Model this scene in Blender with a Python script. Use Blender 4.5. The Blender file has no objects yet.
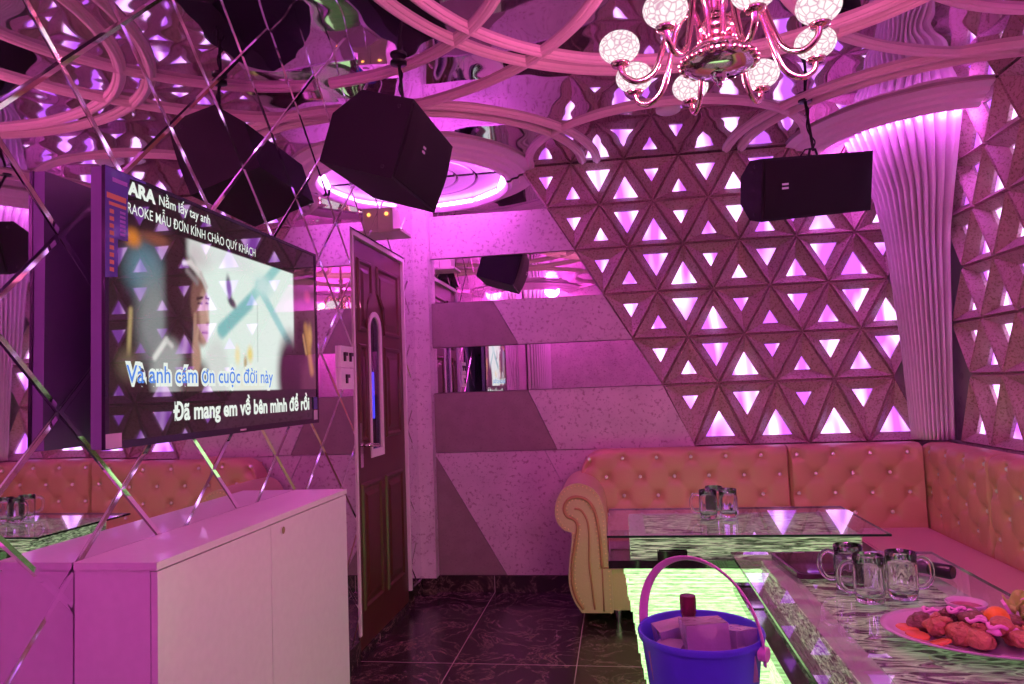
import bpy, bmesh, math, random
from mathutils import Vector, Matrix, Euler
PI = math.pi
sc = bpy.context.scene
COL = sc.collection
rnd = random.Random(7)

# ------------------------------------------------------------------ geometry of the room (metres)
BW = 4.453      # face of the cladding on the back wall
LW = -1.27      # face of the diamond mirror wall
RW = 1.87       # ridge plane of the right wall lattice
CH = 2.68       # ceiling
RY = -1.3       # rear wall
ROWS = [2.68, 2.40, 2.12, 1.83, 1.54, 1.25, 0.87]

# ------------------------------------------------------------------ materials
def new_mat(name):
    m = bpy.data.materials.new(name); m.use_nodes = True
    nt = m.node_tree; nt.nodes.clear()
    out = nt.nodes.new('ShaderNodeOutputMaterial')
    return m, nt, out
def N(nt, typ, **kw):
    n = nt.nodes.new(typ)
    for k, v in kw.items():
        if k in n.inputs: n.inputs[k].default_value = v
        else: setattr(n, k, v)
    return n
def c4(c): return (c[0], c[1], c[2], 1.0)
def P(name, col, rough=.5, metal=0., coat=0., emit=None, es=0., bump=None, ior=1.5, noise=None, trans=0., sheen=0.):
    m, nt, out = new_mat(name)
    b = N(nt, 'ShaderNodeBsdfPrincipled')
    b.inputs['Base Color'].default_value = c4(col); b.inputs['Roughness'].default_value = rough
    b.inputs['Metallic'].default_value = metal; b.inputs['IOR'].default_value = ior
    b.inputs['Coat Weight'].default_value = coat; b.inputs['Transmission Weight'].default_value = trans
    b.inputs['Sheen Weight'].default_value = sheen
    if emit:
        b.inputs['Emission Color'].default_value = c4(emit); b.inputs['Emission Strength'].default_value = es
    tc = N(nt, 'ShaderNodeTexCoord')
    sc_ = (noise[0] if noise else (bump[0] if bump else 40.))
    nz = N(nt, 'ShaderNodeTexNoise', Scale=sc_, Detail=4.)
    nt.links.new(tc.outputs['Object'], nz.inputs['Vector'])
    amt = noise[1] if noise else .06
    mr = N(nt, 'ShaderNodeMapRange'); mr.inputs['To Min'].default_value = 1-amt; mr.inputs['To Max'].default_value = 1+amt
    nt.links.new(nz.outputs['Fac'], mr.inputs['Value'])
    hs = N(nt, 'ShaderNodeHueSaturation'); hs.inputs['Color'].default_value = c4(col)
    nt.links.new(mr.outputs['Result'], hs.inputs['Value'])
    nt.links.new(hs.outputs['Color'], b.inputs['Base Color'])
    if bump:
        nb = N(nt, 'ShaderNodeTexNoise', Scale=bump[0], Detail=3.)
        nt.links.new(tc.outputs['Object'], nb.inputs['Vector'])
        bp = N(nt, 'ShaderNodeBump', Strength=1., Distance=bump[1])
        nt.links.new(nb.outputs['Fac'], bp.inputs['Height']); nt.links.new(bp.outputs['Normal'], b.inputs['Normal'])
    nt.links.new(b.outputs[0], out.inputs[0])
    return m
def ramp(nt, stops, interp='LINEAR'):
    r = N(nt, 'ShaderNodeValToRGB'); r.color_ramp.interpolation = interp
    el = r.color_ramp.elements
    while len(el) > 1: el.remove(el[-1])
    el[0].position = stops[0][0]; el[0].color = c4(stops[0][1])
    for p, c in stops[1:]:
        e = el.new(p); e.color = c4(c)
    return r
def stone(name, base, dark, scale=30., amount=.62, rough=.42, bump=.0008):
    m, nt, out = new_mat(name); b = N(nt, 'ShaderNodeBsdfPrincipled', Roughness=rough)
    tc = N(nt, 'ShaderNodeTexCoord')
    n1 = N(nt, 'ShaderNodeTexNoise', Scale=scale, Detail=6., Roughness=.65)
    n2 = N(nt, 'ShaderNodeTexNoise', Scale=scale*.13, Detail=3.)
    nt.links.new(tc.outputs['Object'], n1.inputs['Vector']); nt.links.new(tc.outputs['Object'], n2.inputs['Vector'])
    r1 = ramp(nt, [(amount-.06, (0, 0, 0)), (amount+.05, (1, 1, 1))])
    nt.links.new(n1.outputs['Fac'], r1.inputs['Fac'])
    r2 = ramp(nt, [(.35, [x*.86 for x in base]), (.65, base)])
    nt.links.new(n2.outputs['Fac'], r2.inputs['Fac'])
    mx = N(nt, 'ShaderNodeMix', data_type='RGBA')
    nt.links.new(r1.outputs['Color'], mx.inputs[0]); nt.links.new(r2.outputs['Color'], mx.inputs[6])
    mx.inputs[7].default_value = c4(dark)
    nt.links.new(mx.outputs[2], b.inputs['Base Color'])
    bp = N(nt, 'ShaderNodeBump', Strength=.7, Distance=bump); nt.links.new(n1.outputs['Fac'], bp.inputs['Height'])
    nt.links.new(bp.outputs['Normal'], b.inputs['Normal']); nt.links.new(b.outputs[0], out.inputs[0])
    return m
def mirror(name, col=(.86, .84, .88), rough=.015, wave=None):
    m, nt, out = new_mat(name); b = N(nt, 'ShaderNodeBsdfPrincipled', Metallic=1., Roughness=rough)
    b.inputs['Base Color'].default_value = c4(col)
    tc = N(nt, 'ShaderNodeTexCoord')
    n = N(nt, 'ShaderNodeTexNoise', Scale=wave[0] if wave else 1.2, Detail=1.)
    nt.links.new(tc.outputs['Object'], n.inputs['Vector'])
    bp = N(nt, 'ShaderNodeBump', Strength=1., Distance=wave[1] if wave else .0004)
    nt.links.new(n.outputs['Fac'], bp.inputs['Height']); nt.links.new(bp.outputs['Normal'], b.inputs['Normal'])
    nt.links.new(b.outputs[0], out.inputs[0]); return m
def thin_glass(name, tint=(.93, .97, .95), ior=1.6, gl=(1, 1, 1), haze=0., rim=0.):
    m, nt, out = new_mat(name)
    fr = N(nt, 'ShaderNodeFresnel', IOR=ior); g = N(nt, 'ShaderNodeBsdfGlossy', Roughness=.01); g.inputs['Color'].default_value = c4(gl)
    t = N(nt, 'ShaderNodeBsdfTransparent'); t.inputs['Color'].default_value = c4(tint)
    mx = N(nt, 'ShaderNodeMixShader')
    geo = N(nt, 'ShaderNodeNewGeometry'); fm = N(nt, 'ShaderNodeMath', operation='SUBTRACT'); fm.inputs[0].default_value = 1.
    nt.links.new(geo.outputs['Backfacing'], fm.inputs[1]); fq = N(nt, 'ShaderNodeMath', operation='MULTIPLY'); nt.links.new(fm.outputs[0], fq.inputs[0]); nt.links.new(fr.outputs[0], fq.inputs[1])
    nt.links.new(fq.outputs[0], mx.inputs[0]); nt.links.new(t.outputs[0], mx.inputs[1]); nt.links.new(g.outputs[0], mx.inputs[2])
    if haze:
        d = N(nt, 'ShaderNodeBsdfDiffuse'); d.inputs['Color'].default_value = (.8, .75, .8, 1); m2 = N(nt, 'ShaderNodeMixShader'); m2.inputs[0].default_value = haze
        if rim:
            lw = N(nt, 'ShaderNodeLayerWeight', Blend=.35); pw = N(nt, 'ShaderNodeMath', operation='POWER'); pw.inputs[1].default_value = 2.6; nt.links.new(lw.outputs['Facing'], pw.inputs[0])
            ma = N(nt, 'ShaderNodeMath', operation='MULTIPLY_ADD'); ma.inputs[1].default_value = rim; ma.inputs[2].default_value = haze; nt.links.new(pw.outputs[0], ma.inputs[0]); nt.links.new(ma.outputs[0], m2.inputs[0])
        nt.links.new(mx.outputs[0], m2.inputs[1]); nt.links.new(d.outputs[0], m2.inputs[2]); mx = m2
    nt.links.new(mx.outputs[0], out.inputs[0]); return m

M = {}
M['marble'] = stone('marble_cladding', (.62, .48, .52), (.34, .21, .25), 48., .60, bump=.0005)
M['brown'] = stone('brown_cladding', (.27, .20, .185), (.20, .14, .13), 90., .62, .45, .0002)
M['lattice'] = stone('speckled_lattice', (.50, .34, .33), (.24, .15, .12), 80., .57, .45, .0014)
M['mirror'] = mirror('mirror_glass')
M['bevel'] = mirror('bevelled_mirror_edge', (.92, .9, .95), .05)
M['ceil_mirror'] = mirror('ceiling_mirror_film', (.70, .66, .72), .03, (2.6, .012))
M['moulding'] = P('painted_moulding', (.80, .55, .62), .45)
M['cove'] = P('cove_plaster', (.80, .62, .70), .5)
M['white_paint'] = P('white_laminate', (.84, .80, .80), .28, coat=.2)
M['white_gap'] = P('cabinet_shadow_gap', (.25, .2, .22), .6)
M['switch'] = P('white_plastic_plate', (.85, .8, .82), .35)
M['black'] = P('black_grille', (.006, .004, .007), .85, bump=(900., .0006))
M['speaker'] = P('speaker_cabinet_paint', (.007, .004, .008), .7, bump=(260., .0006))
M['blackp'] = P('black_plastic', (.012, .010, .014), .3)
M['cable'] = P('black_cable', (.01, .01, .01), .6)
M['badge'] = P('silver_badge', (.8, .7, .75), .3, metal=.6)
M['tvback'] = P('tv_back_shell', (.22, .20, .30), .5)
M['bezel'] = P('tv_bezel', (.02, .015, .03), .18)
M['wood'] = P('mahogany_wood', (.085, .024, .012), .38, noise=(9., .3), coat=.1)
M['frame'] = P('cream_door_frame', (.80, .72, .70), .4)
M['chrome'] = P('chrome', (.85, .8, .82), .12, metal=1.)
M['rose'] = P('rose_gold_metal', (.95, .62, .66), .16, metal=1.)
M['sofa'] = P('orange_leather', (.56, .29, .19), .40, bump=(120., .0012), noise=(5., .08))
M['seat'] = P('salmon_leather_seat', (.66, .36, .34), .4, bump=(120., .001))
M['arm'] = P('tan_leather_arm', (.58, .44, .24), .42, bump=(120., .001))
M['piping'] = P('dark_leather_piping', (.45, .20, .10), .45)
M['nail'] = P('brass_nail', (.80, .58, .30), .42, metal=.7)
M['crystal'] = P('crystal_button', (.98, .92, .9), .22, metal=.4)
M['fabric'] = P('pleated_fabric', (.78, .66, .72), .6, sheen=.3)
M['blue'] = P('blue_bucket_plastic', (.09, .11, .74), .34)
M['pinkp'] = P('pink_handle_plastic', (.86, .52, .74), .4)
M['ice'] = P('ice', (.96, .92, .97), .14, trans=.6, ior=1.31, bump=(26., .006))
M['bottle'] = P('dark_bottle_glass', (.10, .02, .04), .08, coat=.5)
M['cap'] = P('bottle_foil', (.22, .04, .08), .25, metal=.6)
M['porcelain'] = P('porcelain', (.62, .52, .60), .2, coat=.4)
M['meat'] = P('fried_meat', (.50, .27, .11), .32, bump=(60., .01), noise=(30., .5), coat=.4)
M['meat2'] = P('dark_browned_meat', (.20, .13, .07), .35, bump=(60., .01), noise=(30., .4), coat=.4)
M['orange'] = P('orange_fruit', (.90, .38, .04), .35, bump=(80., .002))
M['lettuce'] = P('lettuce_leaf', (.45, .75, .12), .4, bump=(40., .004), noise=(20., .3))
M['onion'] = P('pale_onion', (.85, .45, .7), .35)
M['tomato'] = P('tomato_slice', (.70, .24, .07), .25, coat=.4)
M['sauce'] = P('chilli_sauce', (.35, .03, .02), .15, coat=.5)
M['tablet'] = P('dark_tablet_cover', (.07, .012, .05), .25, coat=.3)
M['greymetal'] = P('grey_microphone_body', (.12, .09, .14), .3, metal=.5)
M['stool'] = P('black_stool_vinyl', (.02, .02, .02), .4)
M['slab'] = P('black_glass_shelf', (.012, .012, .012), .06, coat=.6)
M['sensor'] = P('beige_lamp_housing', (.72, .60, .52), .5)
M['orange_led'] = P('orange_led', (1, .4, .1), .3, emit=(1., .38, .06), es=4.)
M['hook'] = P('dark_hook', (.03, .02, .03), .4)
M['tvglass'] = None
M['glass'] = thin_glass('clear_tabletop_glass', (.94, .96, .95), 1.55, haze=.06)
M['doorglass'] = thin_glass('frosted_door_glass', (.45, .5, .6), 1.5)
M['mug'] = P('mug_glass', (.99, .97, .99), .02, trans=1., ior=1.46, noise=(3., .0))
M['glassedge'] = P('dark_glass_edge', (.01, .03, .02), .1)
M['wall'] = stone('painted_wall', (.55, .47, .5), (.4, .33, .36), 12., .6, .6)

def lit_triangle_mat():
    m, nt, out = new_mat('lit_acrylic'); e = N(nt, 'ShaderNodeEmission', Strength=TRI)
    tc = N(nt, 'ShaderNodeTexCoord')
    n = N(nt, 'ShaderNodeTexNoise', Scale=1.0, Detail=0.)
    mp = N(nt, 'ShaderNodeMapping'); mp.inputs['Scale'].default_value = (13., 13., 3.); mp.inputs['Rotation'].default_value = (0, .35, .2)
    nt.links.new(tc.outputs['Object'], mp.inputs['Vector']); nt.links.new(mp.outputs['Vector'], n.inputs['Vector'])
    r = ramp(nt, [(.36, (.75, .15, 1.25)), (.47, (1.3, .50, 1.9)), (.57, (2.1, 1.1, 2.5))])
    nt.links.new(n.outputs['Fac'], r.inputs['Fac']); nt.links.new(r.outputs['Color'], e.inputs['Color'])
    nt.links.new(e.outputs[0], out.inputs[0]); return m
TRI = 1.35
M['lit'] = lit_triangle_mat()
def emis(name, col, s):
    m, nt, out = new_mat(name); e = N(nt, 'ShaderNodeEmission', Strength=s); e.inputs['Color'].default_value = c4(col)
    nt.links.new(e.outputs[0], out.inputs[0]); return m
M['led'] = emis('purple_led_strip', (.85, .35, 1.), 9.)
M['core'] = emis('green_led_core', (.45, 1., .28), 1.6)
M['bluelamp'] = emis('blue_corridor_lamp', (.12, .08, 1.), 4.)
def stack_mat(name, s, col):
    m, nt, out = new_mat(name); b = N(nt, 'ShaderNodeBsdfPrincipled', Roughness=.15)
    b.inputs['Base Color'].default_value = (.35, .6, .35, 1)
    tc = N(nt, 'ShaderNodeTexCoord')
    n = N(nt, 'ShaderNodeTexNoise', Scale=1., Detail=4., Roughness=.7)
    mp = N(nt, 'ShaderNodeMapping'); mp.inputs['Scale'].default_value = (22., 22., 160.)
    nt.links.new(tc.outputs['Object'], mp.inputs['Vector']); nt.links.new(mp.outputs['Vector'], n.inputs['Vector'])
    r = ramp(nt, [(.36, [x*.35 for x in col]), (.52, col), (.66, (.75, 1., .6))])
    nt.links.new(n.outputs['Fac'], r.inputs['Fac']); nt.links.new(r.outputs['Color'], b.inputs['Emission Color'])
    b.inputs['Emission Strength'].default_value = s
    nt.links.new(b.outputs[0], out.inputs[0]); return m
M['stack'] = stack_mat('green_lit_glass_stack', 1.25, (.55, .98, .38))
def upper_stack_mat():
    m, nt, out = new_mat('green_glow_stacked_glass'); b = N(nt, 'ShaderNodeBsdfPrincipled', Roughness=.12)
    tc = N(nt, 'ShaderNodeTexCoord')
    v = N(nt, 'ShaderNodeTexNoise', Scale=1., Detail=3., Roughness=.6, Distortion=1.2)
    mp = N(nt, 'ShaderNodeMapping'); mp.inputs['Scale'].default_value = (10., 34., 160.)
    nt.links.new(tc.outputs['Object'], mp.inputs['Vector']); nt.links.new(mp.outputs['Vector'], v.inputs['Vector'])
    r = ramp(nt, [(.38, (.03, .04, .03)), (.47, (.22, .24, .21)), (.60, (.50, .55, .46))])
    nt.links.new(v.outputs['Fac'], r.inputs['Fac']); nt.links.new(r.outputs['Color'], b.inputs['Base Color'])
    r2 = ramp(nt, [(.40, (0, 0, 0)), (.48, (.10, .20, .08)), (.60, (.42, .62, .30))])
    nt.links.new(v.outputs['Fac'], r2.inputs['Fac']); nt.links.new(r2.outputs['Color'], b.inputs['Emission Color'])
    b.inputs['Emission Strength'].default_value = .6  # green glow put into the sheets as emission; they hold no lamp
    nt.links.new(b.outputs[0], out.inputs[0]); return m
M['stack2'] = upper_stack_mat()
M['haze'] = thin_glass('smoky_clear_sheet', (.80, .82, .82), 1.3, haze=.35)
def crackle_mat():
    m, nt, out = new_mat('green_glow_crackled_glass'); b = N(nt, 'ShaderNodeBsdfPrincipled', Roughness=.15)
    tc = N(nt, 'ShaderNodeTexCoord')
    v = N(nt, 'ShaderNodeTexNoise', Scale=1., Detail=2., Roughness=.5, Distortion=1.6)
    mp = N(nt, 'ShaderNodeMapping'); mp.inputs['Scale'].default_value = (9., 30., 9.)
    nt.links.new(tc.outputs['Object'], mp.inputs['Vector']); nt.links.new(mp.outputs['Vector'], v.inputs['Vector'])
    r = ramp(nt, [(.40, (.02, .02, .02)), (.45, (.20, .20, .18)), (.56, (.38, .38, .34)), (.62, (.03, .04, .03)), (.66, (.3, .3, .26))])
    nt.links.new(v.outputs['Fac'], r.inputs['Fac']); nt.links.new(r.outputs['Color'], b.inputs['Base Color'])
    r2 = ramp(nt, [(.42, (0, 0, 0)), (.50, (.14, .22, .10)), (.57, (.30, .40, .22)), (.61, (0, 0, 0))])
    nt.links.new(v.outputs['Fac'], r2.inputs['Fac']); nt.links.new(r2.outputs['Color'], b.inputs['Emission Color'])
    b.inputs['Emission Strength'].default_value = .8  # green glow painted into the sheet by emission, no light source here
    nt.links.new(b.outputs[0], out.inputs[0]); return m
M['crackle'] = crackle_mat()
def globe_mat():
    m, nt, out = new_mat('pierced_glowing_porcelain'); e = N(nt, 'ShaderNodeEmission', Strength=GLOBE)
    tc = N(nt, 'ShaderNodeTexCoord'); v = N(nt, 'ShaderNodeTexVoronoi', Scale=60., feature='DISTANCE_TO_EDGE')
    nt.links.new(tc.outputs['Object'], v.inputs['Vector'])
    r = ramp(nt, [(.02, (.80, .42, .58)), (.09, (1.0, .88, .90)), (.3, (1.2, 1.1, 1.1))])
    nt.links.new(v.outputs['Distance'], r.inputs['Fac']); nt.links.new(r.outputs['Color'], e.inputs['Color'])
    nt.links.new(e.outputs[0], out.inputs[0]); return m
GLOBE = 1.0
M['globe'] = globe_mat()
def floor_mat():
    m, nt, out = new_mat('dark_marble_tiles'); b = N(nt, 'ShaderNodeBsdfPrincipled', Roughness=.14)
    tc = N(nt, 'ShaderNodeTexCoord')
    n0 = N(nt, 'ShaderNodeTexNoise', Scale=3.5, Detail=5., Roughness=.7, Distortion=.8)
    nt.links.new(tc.outputs['Object'], n0.inputs['Vector'])
    v = N(nt, 'ShaderNodeTexNoise', Scale=4.2, Detail=8., Roughness=.66, Distortion=1.3)
    nt.links.new(tc.outputs['Object'], v.inputs['Vector'])
    sub = N(nt, 'ShaderNodeMath', operation='SUBTRACT'); sub.inputs[1].default_value = .5
    nt.links.new(v.outputs['Fac'], sub.inputs[0])
    ab = N(nt, 'ShaderNodeMath', operation='ABSOLUTE'); nt.links.new(sub.outputs[0], ab.inputs[0])
    r = ramp(nt, [(.0, (.24, .15, .12)), (.008, (.07, .045, .038)), (.05, (.024, .016, .015))])
    nt.links.new(ab.outputs[0], r.inputs['Fac'])
    # grout at fixed x and y pitches
    sx = N(nt, 'ShaderNodeSeparateXYZ'); nt.links.new(tc.outputs['Object'], sx.inputs[0])
    def line(o, off, pitch, w):
        a = N(nt, 'ShaderNodeMath', operation='ADD'); a.inputs[1].default_value = off + pitch*20; nt.links.new(sx.outputs[o], a.inputs[0])
        d = N(nt, 'ShaderNodeMath', operation='DIVIDE'); d.inputs[1].default_value = pitch; nt.links.new(a.outputs[0], d.inputs[0])
        f = N(nt, 'ShaderNodeMath', operation='FRACT'); nt.links.new(d.outputs[0], f.inputs[0])
        l = N(nt, 'ShaderNodeMath', operation='LESS_THAN'); l.inputs[1].default_value = w/pitch; nt.links.new(f.outputs[0], l.inputs[0]); return l
    l1 = line(0, .822, .575, .005); l2 = line(1, -3.304, 1.149, .006)
    mxm = N(nt, 'ShaderNodeMath', operation='MAXIMUM'); nt.links.new(l1.outputs[0], mxm.inputs[0]); nt.links.new(l2.outputs[0], mxm.inputs[1])
    mx = N(nt, 'ShaderNodeMix', data_type='RGBA'); nt.links.new(mxm.outputs[0], mx.inputs[0])
    nt.links.new(r.outputs['Color'], mx.inputs[6]); mx.inputs[7].default_value = (.35, .25, .24, 1)
    nt.links.new(mx.outputs[2], b.inputs['Base Color'])
    mr = N(nt, 'ShaderNodeMapRange'); mr.inputs['To Min'].default_value = .12; mr.inputs['To Max'].default_value = .3
    nt.links.new(n0.outputs['Fac'], mr.inputs['Value']); nt.links.new(mr.outputs[0], b.inputs['Roughness'])
    nt.links.new(b.outputs[0], out.inputs[0]); return m
M['floor'] = floor_mat()

# ------------------------------------------------------------------ mesh helpers
def T(o, label=None, cat=None, group=None, kind=None):
    if label: o['label'] = label
    if cat: o['category'] = cat
    if group: o['group'] = group
    if kind: o['kind'] = kind
    return o
def thing(name, label, cat, loc=(0, 0, 0), rot=None, group=None):
    o = bpy.data.objects.new(name, None); COL.objects.link(o); o.location = loc
    if rot is not None: o.rotation_mode = 'QUATERNION'; o.rotation_quaternion = rot
    o.empty_display_size = .1
    return T(o, label, cat, group)
def obj(name, bm, mat, parent=None, smooth=False, world=False, label=None, bevel=0.):
    if bevel:
        es = [e for e in bm.edges if len(e.link_faces) == 2 and e.calc_face_angle(0) > .6]
        bmesh.ops.bevel(bm, geom=es, offset=bevel, segments=2, affect='EDGES', profile=.6)
    bmesh.ops.recalc_face_normals(bm, faces=bm.faces)
    if world and parent is not None:
        p = parent
        while p.parent: p = p.parent
        bmesh.ops.translate(bm, verts=bm.verts, vec=-Vector(p.location))
    me = bpy.data.meshes.new(name); bm.to_mesh(me); bm.free()
    for mm in (mat if isinstance(mat, (list, tuple)) else [mat]): me.materials.append(mm)
    if smooth:
        for p in me.polygons: p.use_smooth = True
    o = bpy.data.objects.new(name, me); COL.objects.link(o)
    if parent is not None: o.parent = parent
    if smooth == 'auto' or smooth == 2:
        try: me.set_sharp_from_angle(angle=.7)
        except Exception: pass
    if label: o['label'] = label
    return o
def box(bm, x0, x1, y0, y1, z0, z1, mi=0):
    vs = [bm.verts.new((x, y, z)) for x in (x0, x1) for y in (y0, y1) for z in (z0, z1)]
    for f in ((0, 1, 3, 2), (4, 6, 7, 5), (0, 4, 5, 1), (2, 3, 7, 6), (0, 2, 6, 4), (1, 5, 7, 3)):
        bm.faces.new([vs[i] for i in f]).material_index = mi
    return vs
def nb(): return bmesh.new()
def bx(*a):
    bm = nb(); box(bm, *a); return bm
def prism(bm, pts, axis, a, b):
    """polygon pts (p,q) extruded along axis (0,1,2) from a to b"""
    def v(p, t):
        return {0: (t, p[0], p[1]), 1: (p[0], t, p[1]), 2: (p[0], p[1], t)}[axis]
    A = [bm.verts.new(v(p, a)) for p in pts]; B = [bm.verts.new(v(p, b)) for p in pts]
    n = len(pts); bm.faces.new(A); bm.faces.new(B[::-1])
    for i in range(n): bm.faces.new([A[i], A[(i+1) % n], B[(i+1) % n], B[i]])
def frames(pts, closed):
    n = len(pts); tg = []
    for i in range(n):
        a = pts[(i-1) % n] if (closed or i > 0) else pts[i]; b = pts[(i+1) % n] if (closed or i < n-1) else pts[i]
        tg.append((b-a).normalized())
    up = Vector((0, 0, 1)) if abs(tg[0].z) < .9 else Vector((1, 0, 0))
    nn = (up - tg[0]*up.dot(tg[0])).normalized(); out = []
    for t in tg:
        nn = (nn - t*nn.dot(t)); nn = nn.normalized() if nn.length > 1e-6 else t.orthogonal().normalized()
        out.append((nn, t.cross(nn)))
    return out
def tube(bm, pts, r, seg=8, closed=False, flat=None):
    pts = [Vector(p) for p in pts]; fr = frames(pts, closed); rings = []
    for i, p in enumerate(pts):
        rr = r[i] if isinstance(r, (list, tuple)) else r
        ra, rb = (rr, rr) if not flat else flat
        rings.append([bm.verts.new(p + fr[i][0]*math.cos(2*PI*k/seg)*ra + fr[i][1]*math.sin(2*PI*k/seg)*rb) for k in range(seg)])
    m = len(rings)
    for i in range(m if closed else m-1):
        A, B = rings[i], rings[(i+1) % m]
        for k in range(seg): bm.faces.new([A[k], A[(k+1) % seg], B[(k+1) % seg], B[k]])
    if not closed: bm.faces.new(rings[0][::-1]); bm.faces.new(rings[-1])
def lathe(bm, prof, c=(0, 0, 0), seg=24, sx=1., sy=1.):
    rings = []
    for r, z in prof:
        if r < 1e-5: rings.append([bm.verts.new((c[0], c[1], c[2]+z))])
        else: rings.append([bm.verts.new((c[0]+r*sx*math.cos(2*PI*k/seg), c[1]+r*sy*math.sin(2*PI*k/seg), c[2]+z)) for k in range(seg)])
    for A, B in zip(rings, rings[1:]):
        for k in range(seg):
            q = [A[k % len(A)], A[(k+1) % len(A)], B[(k+1) % len(B)], B[k % len(B)]]
            u = []
            for v in q:
                if v not in u: u.append(v)
            if len(u) > 2: bm.faces.new(u)
def ball(bm, c, r, sub=2, sz=(1, 1, 1), jig=0., rg=None):
    g = bmesh.ops.create_icosphere(bm, subdivisions=sub, radius=1.)
    for v in g['verts']:
        k = 1 + (rg.uniform(-jig, jig) if rg else 0)
        v.co = Vector((c[0]+v.co.x*r*sz[0]*k, c[1]+v.co.y*r*sz[1]*k, c[2]+v.co.z*r*sz[2]*k))
def spline(pts, n=8):
    pts = [Vector(p) for p in pts]; P_ = [pts[0]*2-pts[1]] + pts + [pts[-1]*2-pts[-2]]; out = []
    for i in range(1, len(P_)-2):
        a, b, c, d = P_[i-1:i+3]
        for k in range(n):
            t = k/n
            out.append(.5*((2*b)+(c-a)*t+(2*a-5*b+4*c-d)*t*t+(3*b-a-3*c+d)*t**3))
    out.append(pts[-1]); return out
def copy_tree(o, parent=None):
    c = o.copy(); COL.objects.link(c); c.parent = parent
    for ch in [x for x in o.children]: copy_tree(ch, c)
    return c

# ------------------------------------------------------------------ room shell
obj('floor', bx(LW-.16, RW+.2, RY-.1, BW+.2, -.1, 0.), M['floor'])['kind'] = 'structure'
obj('ceiling', bx(LW-.16, RW+.2, RY-.1, BW+.2, CH, CH+.1), M['ceil_mirror'])['kind'] = 'structure'
obj('wall_back', bx(LW-.16, RW+.2, BW+.081, BW+.2, 0, CH), M['wall'])['kind'] = 'structure'
obj('wall_right', bx(RW+.08, RW+.2, RY-.1, BW+.08, 0, CH), M['wall'])['kind'] = 'structure'
obj('wall_rear', bx(LW-.16, RW+.08, RY-.1, RY, 0, CH), M['marble'])['kind'] = 'structure'
DY0, DY1, DZ = 3.325, 4.155, 2.06
bm = nb()
box(bm, LW-.16, LW-.03, RY, DY0, 0, CH); box(bm, LW-.16, LW-.03, DY1, BW+.08, 0, CH); box(bm, LW-.16, LW-.03, DY0, DY1, DZ, CH)
obj('wall_left', bm, M['wall'])['kind'] = 'structure'
# stone baseboards
bm = nb(); box(bm, -1.175, 1.86, BW-.006, BW+.08, 0, .10)
obj('baseboard_back', bm, M['floor'], bevel=.002)['kind'] = 'structure'
bm = nb(); box(bm, LW-.03, LW+.008, RY, DY0-.03, 0, .10); box(bm, LW-.03, LW+.008, DY1+.03, 4.385, 0, .10)
obj('baseboard_left', bm, M['floor'])['kind'] = 'structure'
# stone pillar in the back left corner
bm = nb(); box(bm, LW-.03, -1.175, 4.385, BW+.08, .10, CH)
obj('trim_1', bm, M['marble'], bevel=.003)['kind'] = 'structure'
bm = nb(); box(bm, LW-.03, -1.171, 4.379, BW+.08, 0, .10)
obj('trim_2', bm, M['floor'], bevel=.002)['kind'] = 'structure'

# ------------------------------------------------------------------ diamond mirror wall
def mirror_wall():
    bm = nb(); PY, PZ = .415, .411; bev = .009; dep = .003
    def clip(poly, y0, y1, z0, z1):
        def half(pl, f):
            out = []
            for i in range(len(pl)):
                a, b = pl[i], pl[(i+1) % len(pl)]; fa, fb = f(a), f(b)
                if fa >= 0: out.append(a)
                if (fa > 0 > fb) or (fa < 0 < fb):
                    t = fa/(fa-fb); out.append((a[0]+(b[0]-a[0])*t, a[1]+(b[1]-a[1])*t))
            return out
        for f in (lambda p: p[0]-y0, lambda p: y1-p[0], lambda p: p[1]-z0, lambda p: z1-p[1]):
            poly = half(poly, f)
            if len(poly) < 3: return []
        return poly
    regions = [(-.2, DY0-.03, .10, CH), (DY0-.03, DY1+.03, DZ+.03, CH), (DY1+.03, 4.385, .10, CH)]
    for j in range(-4, 9):
        for i in range(-8, 9):
            for h in (0, .5):
                cy = 2.087 + PY*(i+h); cz = 1.046 + PZ*(j+h) + PZ/2
                # nodes sit at (2.087,1.046): diamond centres half a step off
                cy2 = cy + PY/2*0
                big = [(cy2, cz-PZ/2), (cy2+PY/2, cz), (cy2, cz+PZ/2), (cy2-PY/2, cz)]
                sm = [(cy2, cz-PZ/2+bev*1.41), (cy2+PY/2-bev*1.41, cz), (cy2, cz+PZ/2-bev*1.41), (cy2-PY/2+bev*1.41, cz)]
                tilt = (rnd.uniform(-.004, .004), rnd.uniform(-.004, .004))
                for (y0, y1, z0, z1) in regions:
                    p = clip(sm, y0, y1, z0, z1)
                    if p:
                        bm.faces.new([bm.verts.new((LW+tilt[0]*(a-cy)+tilt[1]*(b-cz), a, b)) for a, b in p]).material_index = 0
                    for k in range(4):
                        q = clip([big[k], big[(k+1) % 4], sm[(k+1) % 4], sm[k]], y0, y1, z0, z1)
                        if q:
                            vs = []
                            for a, b in q:
                                d = abs(a-cy)/(PY/2)+abs(b-cz)/(PZ/2)   # 1 at the outer edge
                                t = min(1, max(0, (1-d)/(bev*1.41/(PY/2))))
                                vs.append(bm.verts.new((LW-dep*(1-t), a, b)))
                            bm.faces.new(vs).material_index = 1
    for (y0, y1, z0, z1) in regions: box(bm, LW-.029, LW-.010, y0+.001, y1-.001, z0+.001, z1-.001, 1)
    bmesh.ops.remove_doubles(bm, verts=bm.verts, dist=1e-5)
    o = obj('diamond_mirror_cladding', bm, [M['mirror'], M['bevel']])
    T(o, 'wall-high mirror of diamond tiles with pale joints, reflecting the room beside the television', 'mirror')
mirror_wall()
bm = nb(); box(bm, LW-.029, LW-.004, RY+.01, -.21, .10, CH)
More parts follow.
